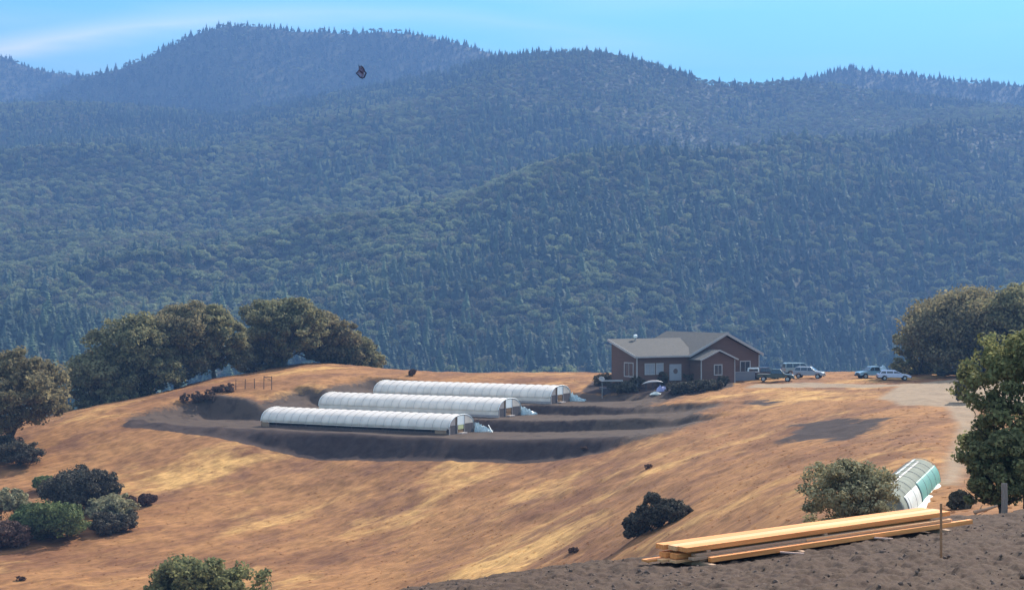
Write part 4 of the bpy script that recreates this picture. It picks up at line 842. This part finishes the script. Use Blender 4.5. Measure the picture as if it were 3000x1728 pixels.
# upturned boat and the tarpaulin beside it
bt = empty('upturned_boat', on(1912, 236.5), R(8), 'slim pale boat lying upside down on a dark rack before the house', 'boat')
mb = MB(); rws = []
for i in range(21):
    f = i / 20 * 2 - 1; w_ = .42 * (1 - abs(f) ** 2.6) + .02; zc_ = 1.28 - .20 * f * f + .12 * f
    rws.append([(f * 1.65, math.cos(a) * w_, zc_ + math.sin(a) * .26 * (1 - abs(f) ** 3) ) for a in np.linspace(0, PI, 10)])
mb.strip(rws); h_ = mb.build('hull', m_trim, bt, True); q = h_.modifiers.new('t', 'SOLIDIFY'); q.thickness = .03
for x in (-1, 0, 1): mb = MB(); mb.bar((x, -.4, -.1), (x, -.3, 1.12), .08); mb.bar((x, .4, -.1), (x, .3, 1.12), .08); mb.bar((x, -.4, 1.1), (x, .4, 1.1), .08); mb.build('rack_trestle', m_skirt, bt)
m_blue = mat('blue_tarpaulin', (.20, .21, .50), .5, .3, 5, col2=(.36, .36, .45)); 
def heap(name, label, cat, p, wx, wy, h, m, sd, group=None):
    mb = MB(); rws = []
    for i in range(15):
        rws.append([(wx * (i / 14 - .5), wy * (j / 14 - .5), (math.sin(PI * i / 14) * math.sin(PI * j / 14)) ** .6 * h * (.45 + .9 * float(vnoise(i / 2.3, j / 2.3, sd))) - .05) for j in range(15)])
    mb.strip(rws); return tag(mb.build(name, m, loc=p), label, cat, group)
heap('tarpaulin', 'blue and grey tarpaulin thrown over things beside the upturned boat', 'tarpaulin', on(1938, 235), 1.6, 1.2, .95, m_blue, 3)
heap('plastic_sheet', 'white plastic sheeting crumpled on the ground under the blue tarpaulin', 'plastic sheet', on(1922, 234), 1.9, 1.0, .42, m_white, 5)

# ---------------------------------------------------------------- vehicles
m_tyre = mat('tyre_rubber', (.03, .028, .028), .9); m_rim = mat('wheel_rim', (.42, .42, .43), .35, metal=.7); m_cglass = mat('car_glass', (.035, .04, .045), .06, spec=1.0); m_lamp = mat('headlight_lens', (.75, .76, .74), .1, spec=1.0); m_red = mat('tail_light_lens', (.4, .02, .02), .2, spec=.8)
m_bump = mat('dark_bumper', (.05, .05, .05), .7)
def paint(n, c): return mat(n, c, .28, .05, 2, spec=.6)
def vehicle(name, label, cat, p, heading, m, style, group='vehicles parked by the house', roofm=None, canopy=None):
    """built pointing along +x; outline points are (x, z)"""
    o = empty(name, p, heading, label, cat, group); Lh = {'pickup': 2.75, 'suv': 2.35, 'estate': 2.4, 'van': 2.4}[style]; w = .93
    low = {'pickup': [(-2.75,.52),(-2.75,1.08),(-.75,1.10),(-.70,1.14),(1.05,1.16),(2.45,1.05),(2.72,.92),(2.75,.50)],
           'suv': [(-2.3,.48),(-2.33,1.10),(-1.9,1.16),(1.05,1.14),(2.1,1.02),(2.34,.85),(2.35,.45)],
           'estate': [(-2.35,.42),(-2.38,.92),(-2.1,.98),(1.0,.95),(2.05,.82),(2.38,.66),(2.4,.38)],
           'van': [(-2.35,.45),(-2.38,1.15),(-1.9,1.2),(1.5,1.18),(2.2,1.0),(2.4,.8),(2.4,.45)]}[style]
    cab = {'pickup': [(-.72,1.12),(-.62,1.78),(-.4,1.86),(.75,1.84),(1.45,1.16)], 'suv': [(-2.2,1.14),(-1.95,1.70),(-1.7,1.80),(.35,1.79),(1.2,1.15)],
           'estate': [(-2.2,.95),(-1.75,1.40),(-1.45,1.47),(.2,1.45),(1.15,.95)], 'van': [(-2.3,1.18),(-2.2,1.9),(-2.0,2.0),(.9,1.97),(1.7,1.17)]}[style]
    wr = {'pickup': .40, 'suv': .37, 'estate': .32, 'van': .35}[style]; wxs = {'pickup': (-1.75, 1.85), 'suv': (-1.45, 1.5), 'estate': (-1.4, 1.5), 'van': (-1.5, 1.55)}[style]
    # body sides with wheel arches cut in the outline
    zb = low[0][1]; pts = list(low)
    for wx in sorted(wxs, reverse=True):
        rr = wr + .08; pts += [(wx + rr * math.cos(a), max(zb, wr + rr * math.sin(a))) for a in np.linspace(0, PI, 9)]
    mb = MB(); mb.poly([(x, -w, z) for x, z in pts], (0, 2 * w, 0)); body = mb.build('body', m, o)
    bv = body.modifiers.new('edge', 'BEVEL'); bv.width = .05; bv.segments = 2; bv.limit_method = 'ANGLE'
    mb = MB(); tw = w - .20; zt = max(z for _, z in cab); zl = min(z for _, z in cab)
    f_ = lambda z: w - .04 - (w - .04 - tw) * (z - zl) / (zt - zl)
    a = [mb.bm.verts.new((x, -f_(z), z)) for x, z in cab]; b = [mb.bm.verts.new((x, f_(z), z)) for x, z in cab]; n = len(a); mb.bm.faces.new(a); mb.bm.faces.new(b[::-1])
    for i in range(n): mb.bm.faces.new((a[i], b[i], b[(i + 1) % n], a[(i + 1) % n]))
    cb = mb.build('cabin', m, o); bv = cb.modifiers.new('edge', 'BEVEL'); bv.width = .06; bv.segments = 2
    # glass
    x0, x1 = cab[0][0], cab[-1][0]; za, zb2 = zl + .08, zt - .14
    def side(xa, xb, nm='side_window'):
        for s in (-1, 1):
            def xs_(z, x): 
                lo, hi = (cab[0], cab[1]), (cab[-1], cab[-2]); xl = lo[0][0] + (lo[1][0] - lo[0][0]) * (z - zl) / (zt - zl); xh = hi[0][0] + (hi[1][0] - hi[0][0]) * (z - zl) / (zt - zl)
                return min(max(x, xl + .12), xh - .12)
            MB().poly([(xs_(za, xa), s * (f_(za) + .004), za), (xs_(za, xb), s * (f_(za) + .004), za), (xs_(zb2, xb), s * (f_(zb2) + .004), zb2), (xs_(zb2, xa), s * (f_(zb2) + .004), zb2)], (0, s * .012, 0)).build(nm, m_cglass, cb)
    mid = (x0 + x1) / 2 - .05
    if style == 'pickup': side(x0, mid - .03); side(mid + .03, x1)
    else: side(x0, x0 + (x1 - x0) * .30); side(x0 + (x1 - x0) * .33, x0 + (x1 - x0) * .60); side(x0 + (x1 - x0) * .63, x1)
    c1, c2 = Vector((cab[-1][0], 0, cab[-1][1])), Vector((cab[-2][0], 0, cab[-2][1])); nrm = Vector((-(c2 - c1).z, 0, (c2 - c1).x)); nrm = nrm.normalized() * (1 if nrm.x > 0 else -1)
    def scr(c1, c2, nrm, nm):
        A1, A2 = c1.lerp(c2, .10), c1.lerp(c2, .88); fw1, fw2 = f_(A1.z) - .10, f_(A2.z) - .10
        MB().poly([A1 + Vector((0, -fw1, 0)) + nrm * .012, A1 + Vector((0, fw1, 0)) + nrm * .012, A2 + Vector((0, fw2, 0)) + nrm * .012, A2 + Vector((0, -fw2, 0)) + nrm * .012], nrm * .012).build(nm, m_cglass, cb)
    scr(c1, c2, nrm, 'windscreen'); c1, c2 = Vector((cab[0][0], 0, cab[0][1])), Vector((cab[1][0], 0, cab[1][1])); nrm = Vector(((c2 - c1).z, 0, -(c2 - c1).x)).normalized() * 1; nrm = nrm if nrm.x < 0 else -nrm
    scr(c1, c2, nrm, 'rear_window')
    for wx in wxs:
        for s in (-1, 1):
            t_ = MB().tube([(wx, s * (w - .24), wr), (wx, s * (w - .01), wr)], wr, 20).build('wheel', m_tyre, o); MB().tube([(wx, s * (w - .02), wr), (wx, s * (w + .012), wr)], wr * .6, 14).build('rim', m_rim, t_)
    for s in (-1, 1):
        MB().box((low[-2][0] - .01, s * (w - .27), low[-2][1] - .05), (.12, .36, .16), bev=.03).build('headlight', m_lamp, o); MB().box((low[1][0] + .02, s * (w - .12), low[1][1] - .16), (.08, .16, .28), bev=.02).build('tail_light', m_red, o)
        MB().box((cab[-1][0] - .25, s * (w + .08), zl + .12), (.12, .16, .13), bev=.03).build('mirror', m, cb)
    MB().box((low[-1][0] + .02, 0, low[-1][1] + .04), (.14, 1.8, .2), bev=.03).build('front_bumper', m_bump, o); MB().box((low[0][0] - .02, 0, low[0][1] + .04), (.12, 1.8, .18), bev=.03).build('rear_bumper', m_bump, o)
    MB().box((low[-1][0] - .01, 0, low[-1][1] + .28), (.05, 1.1, .2)).build('grille', m_bump, o)
    if style == 'pickup' and not canopy:
        MB().box((-1.74, 0, 1.102), (1.84, 1.62, .012)).build('load_bed', m_bump, o)
    if canopy:
        mb = MB(); cp = [(-2.70, 1.12), (-2.62, 1.72), (-2.5, 1.84), (-.85, 1.84), (-.76, 1.12)]; mb.poly([(x, -w + .06, z) for x, z in cp], (0, 2 * w - .12, 0)); c_ = mb.build('canopy', canopy, o); q = c_.modifiers.new('e', 'BEVEL'); q.width = .05
        for s in (-1, 1): MB().box((-1.72, s * (w - .055), 1.45), (1.4, .02, .36)).build('canopy_window', m_cglass, c_)
    if roofm: MB().box(((cab[1][0] + cab[-2][0]) / 2, 0, zt + .02), (cab[-2][0] - cab[1][0] - .2, tw * 2 - .15, .10), bev=.03).build('roof_panel', roofm, cb)
    return o
w_white = paint('white_paint', (.80, .80, .78)); w_dark = paint('dark_maroon_paint', (.055, .035, .04)); w_dg = paint('dark_green_paint', (.035, .05, .04)); w_sil = paint('silver_paint', (.30, .31, .34)); w_pb = paint('pale_blue_paint', (.42, .53, .58)); w_blue = paint('blue_paint', (.20, .33, .42)); w_lav = paint('light_blue_paint', (.52, .54, .66)); w_teal = paint('pale_teal_paint', (.28, .36, .37))
vehicle('pickup_truck', 'dark maroon pickup with a white canopy beside the right gable of the house', 'pickup truck', on(2236, 251), R(4), w_dark, 'pickup', canopy=w_white)
vehicle('pickup_truck', 'dark green pickup with shining windscreen, just right of the one with the white canopy', 'pickup truck', on(2272, 245), R(-14), w_dg, 'pickup')
vehicle('parked_van', 'pale teal van half hidden behind the silver off-roader', 'van', on(2336, 262), R(10), w_teal, 'van')
vehicle('parked_car', 'silver off-roader facing right on the bare crest between the van and the open grass', 'car', on(2370, 251), R(-22), w_sil, 'suv')
vehicle('pickup_truck', 'blue pickup facing left, behind the light blue estate car', 'pickup truck', on(2560, 247), R(196), w_blue, 'pickup', canopy=None)
vehicle('parked_car', 'light blue estate car in front of the blue pickup at the gravel edge', 'car', on(2618, 238), R(-5), w_lav, 'estate')
heap('cargo', 'bluish load piled on the bed of the blue pickup', 'cargo', on(2585, 247.4) + Vector((0, 0, 1.12)), 1.5, 1.3, .75, w_pb, 8)

# ---------------------------------------------------------------- the stack of lumber in the foreground
gN = lambda x, y: float(ground(np.array([x]), np.array([y]))[0])
A0 = Vector((2.98, 28.0, 0)); A1 = Vector((8.25, 31.2, 0)); A0.z = (A0.y) * (864 - 1663) / F; A1.z = A1.y * (864 - 1553) / F
lx = (A1 - A0).normalized(); lw = Vector((0, 0, 1)).cross(lx).normalized(); lu = lx.cross(lw).normalized(); MR = Matrix((lx, lw, lu)).transposed()
def lum(name, c1, c2): return mat(name, c1, .75, 0, 2.2, col2=c2, stretch=(.25, 6, 6), bump=.15, bscale=18)
m_l = [lum('fresh_pine', (.88, .36, .11), (.62, .21, .06)), lum('pale_pine', (.84, .46, .22), (.66, .33, .14)), lum('weathered_pine', (.52, .33, .20), (.36, .21, .13))]
LG = 'boards of the lumber stack'
def board(label, a0, a1, w0, h0, w_, th, m, yaw=0.0, roll=0.0, group=LG, name='board'):
    c = A0 + lx * ((a0 + a1) / 2) + lw * w0 + lu * (h0 + th / 2); mb = MB(); mb.box((0, 0, 0), (a1 - a0, w_, th), bev=.004)
    o = mb.build(name, m, loc=c); o.rotation_euler = (MR @ Matrix.Rotation(yaw, 3, 'Z') @ Matrix.Rotation(roll, 3, 'X')).to_euler(); return tag(o, label, 'board', group)
board('front long bright board lying nearest the ground, along the front of the stack', .42, 6.85, -.14, .075, .09, .085, m_l[0], yaw=.006)
board('second long board behind the front bottom one, mostly hidden', .30, 6.6, .02, .075, .14, .045, m_l[2])
board('pale board at ground level in the middle of the stack base', -.10, 6.2, .22, .07, .19, .045, m_l[1])
board('short-ended bottom board sticking out furthest at the left of the stack', -.42, 5.3, .58, .07, .19, .04, m_l[0], yaw=-.004)
board('bottom board sticking out at the left beside the furthest one', -.24, 5.8, .40, .075, .14, .045, m_l[1])
board('weathered board under the top beams at the front of the middle layer', .10, 6.1, -.04, .128, .14, .045, m_l[2])
board('upper weathered board of the middle layer, with mottled face', .20, 4.4, .00, .176, .14, .045, m_l[2])
board('pale thin board running to the right end above the bottom ones', 2.7, 6.35, -.03, .178, .14, .04, m_l[1], yaw=-.008)
board('second board of the middle layer deep inside the stack', -.05, 6.0, .26, .128, .19, .09, m_l[0])
board('back board of the middle layer under the top beams', -.1, 6.0, .50, .128, .19, .09, m_l[0])
board('broad front beam on top of the stack, brightest in the sun', .03, 6.40, .10, .262, .235, .085, m_l[0])
board('middle beam on top of the stack between front and back beam', -.01, 6.42, .345, .262, .235, .083, m_l[1])
board('back beam on top of the stack with its left end sticking out', -.09, 6.36, .59, .262, .235, .085, m_l[0])
for i, a in enumerate((.35, 2.4, 4.4, 6.0)): board(['left', 'second', 'third', 'right'][i] + ' bearer under the lumber stack', a - .05, a + .05, .2, -.02, 1.15, .09, m_l[2], name='bearer', group='bearers across the lumber stack')
for i, a in enumerate((.5, 3.2, 5.9)): board(['left', 'middle', 'right'][i] + ' spacer between the top beams and the boards below', a - .04, a + .04, .33, .222, .75, .038, m_l[2], name='spacer', group='bearers across the lumber stack')
m_pk = mat('pinkish_lath', (.55, .36, .29), .8, .2, 8)
for px, py, L_, lb in ((2320, 1624, .42, 'short pinkish lath lying on the soil before the middle of the stack'), (2588, 1581, .34, 'short pinkish lath lying on the soil before the right part of the stack')):
    c = at(px, py, ymax=40); mb = MB(); mb.box((0, 0, .03), (L_, .05, .025)); o = mb.build('lath', m_pk, loc=c); o.rotation_euler = (0, R(3), R(-6)); tag(o, lb, 'lath', 'laths on the soil')
m_stk = mat('orange_stake', (.40, .19, .09), .8, .25, 8)
q = at(2757, 1637, ymax=40); mb = MB(); mb.box((0, 0, .42), (.035, .03, .96), bev=.004); tag(mb.build('stake', m_stk, loc=q), 'thin reddish-orange wooden stake upright before the right end of the lumber', 'stake')
q = on(2942, 45.5); mb = MB(); mb.tube([(0, 0, -.2), (.01, 0, .5), (0, 0, .96)], [.09, .088, .085], 12); tag(mb.build('wooden_post', mat('grey_post', (.30, .235, .19), .9, .3, 7, stretch=(5, 5, 1), bump=.5), loc=q), 'thick grey wooden post under the near green oak', 'post')
q = on(2862, 45); mb = MB(); mb.tube([(-.3, 0, 0), (-.1, 0, .28), (.1, .02, .5), (.16, .02, .62)], [.03, .024, .016, .006], 6); mb.tube([(-.1, 0, .28), (.12, .0, .36), (.2, 0, .42)], [.014, .01, .004], 5); tag(mb.build('dead_branch', m_wood, loc=q), 'bare dead branch sticking up at the left foot of the near green oak', 'branch')
q = on(2890, 44.2); mb = MB(); mb.tube([(-.35, 0, .02), (0, 0, .10), (.3, 0, .2)], [.05, .045, .03], 7); tag(mb.build('fallen_log', m_l[2], loc=q + Vector((0, 0, .25))), 'pale fallen log in the shade beside the wooden post', 'log')

# ---------------------------------------------------------------- dark curled scrap in the air
yS = 14.0; c = Vector(((1058 - 1500) / F * yS, yS, (864 - 211) / F * yS)); sc = yS / F
m_sc = mat('dark_leaf_rim', (.03, .02, .06), .6, .3, 40); m_sp = mat('lilac_leaf_blade', (.34, .28, .42), .7, .3, 60, col2=(.12, .08, .14), transl=.3)
sc_o = empty('curled_leaf', c, 0, 'dark curled leaf with a lilac middle hanging in the air before the blue mountain', 'leaf')
ring = [(-7, -16), (-5, -2), (-10, 5), (-14, 9), (-8, 15), (-2, 22), (4, 24), (9, 21), (12, 12), (15, 9), (10, 4), (9, -1), (5, -8), (0, -12), (-5, -10)]
cx_, cz_ = 0, -5
mb = MB(); mb.tube([((x) * sc, .012 * math.sin(i), -(z + cz_) * sc) for i, (x, z) in enumerate(ring)], [2.0 * sc if 0 < i < 14 else .7 * sc for i in range(len(ring))], 6); mb.build('rim', m_sc, sc_o)
mb = MB(); inner = [(-5, -9), (-8, 4), (-10, 8), (-4, 14), (1, 21), (6, 20), (9, 10), (8, 0), (3, -8)]; mb.poly([(x * sc, .004 * (i % 3), -(z + cz_) * sc) for i, (x, z) in enumerate(inner)], (0, .004, 0)); mb.build('blade', m_sp, sc_o)
mb = MB(); mb.tube([(-4 * sc, -.003, 3 * sc), (0, -.004, 0), (5 * sc, -.003, -5 * sc)], 1.6 * sc, 5); mb.build('vein', m_sc, sc_o)
# ---------------------------------------------------------------- the air between here and the mountains
hz = MB(); hz.box((0, 2050, 252), (7000, 5300, 800)); m_h = bpy.data.materials.new('haze_air'); m_h.use_nodes = True; t = m_h.node_tree; t.nodes.clear()
o_ = t.nodes.new('ShaderNodeOutputMaterial'); pv = t.nodes.new('ShaderNodeVolumePrincipled'); t.links.new(pv.outputs[0], o_.inputs['Volume'])
pv.inputs['Density'].default_value = HAZE; pv.inputs['Color'].default_value = (0.155, 0.295, 0.59, 1); pv.inputs['Absorption Color'].default_value = (0, 0, 0, 1); pv.inputs['Anisotropy'].default_value = 0.1
hz.build('haze', m_h); bpy.data.objects['haze']['kind'] = 'stuff'
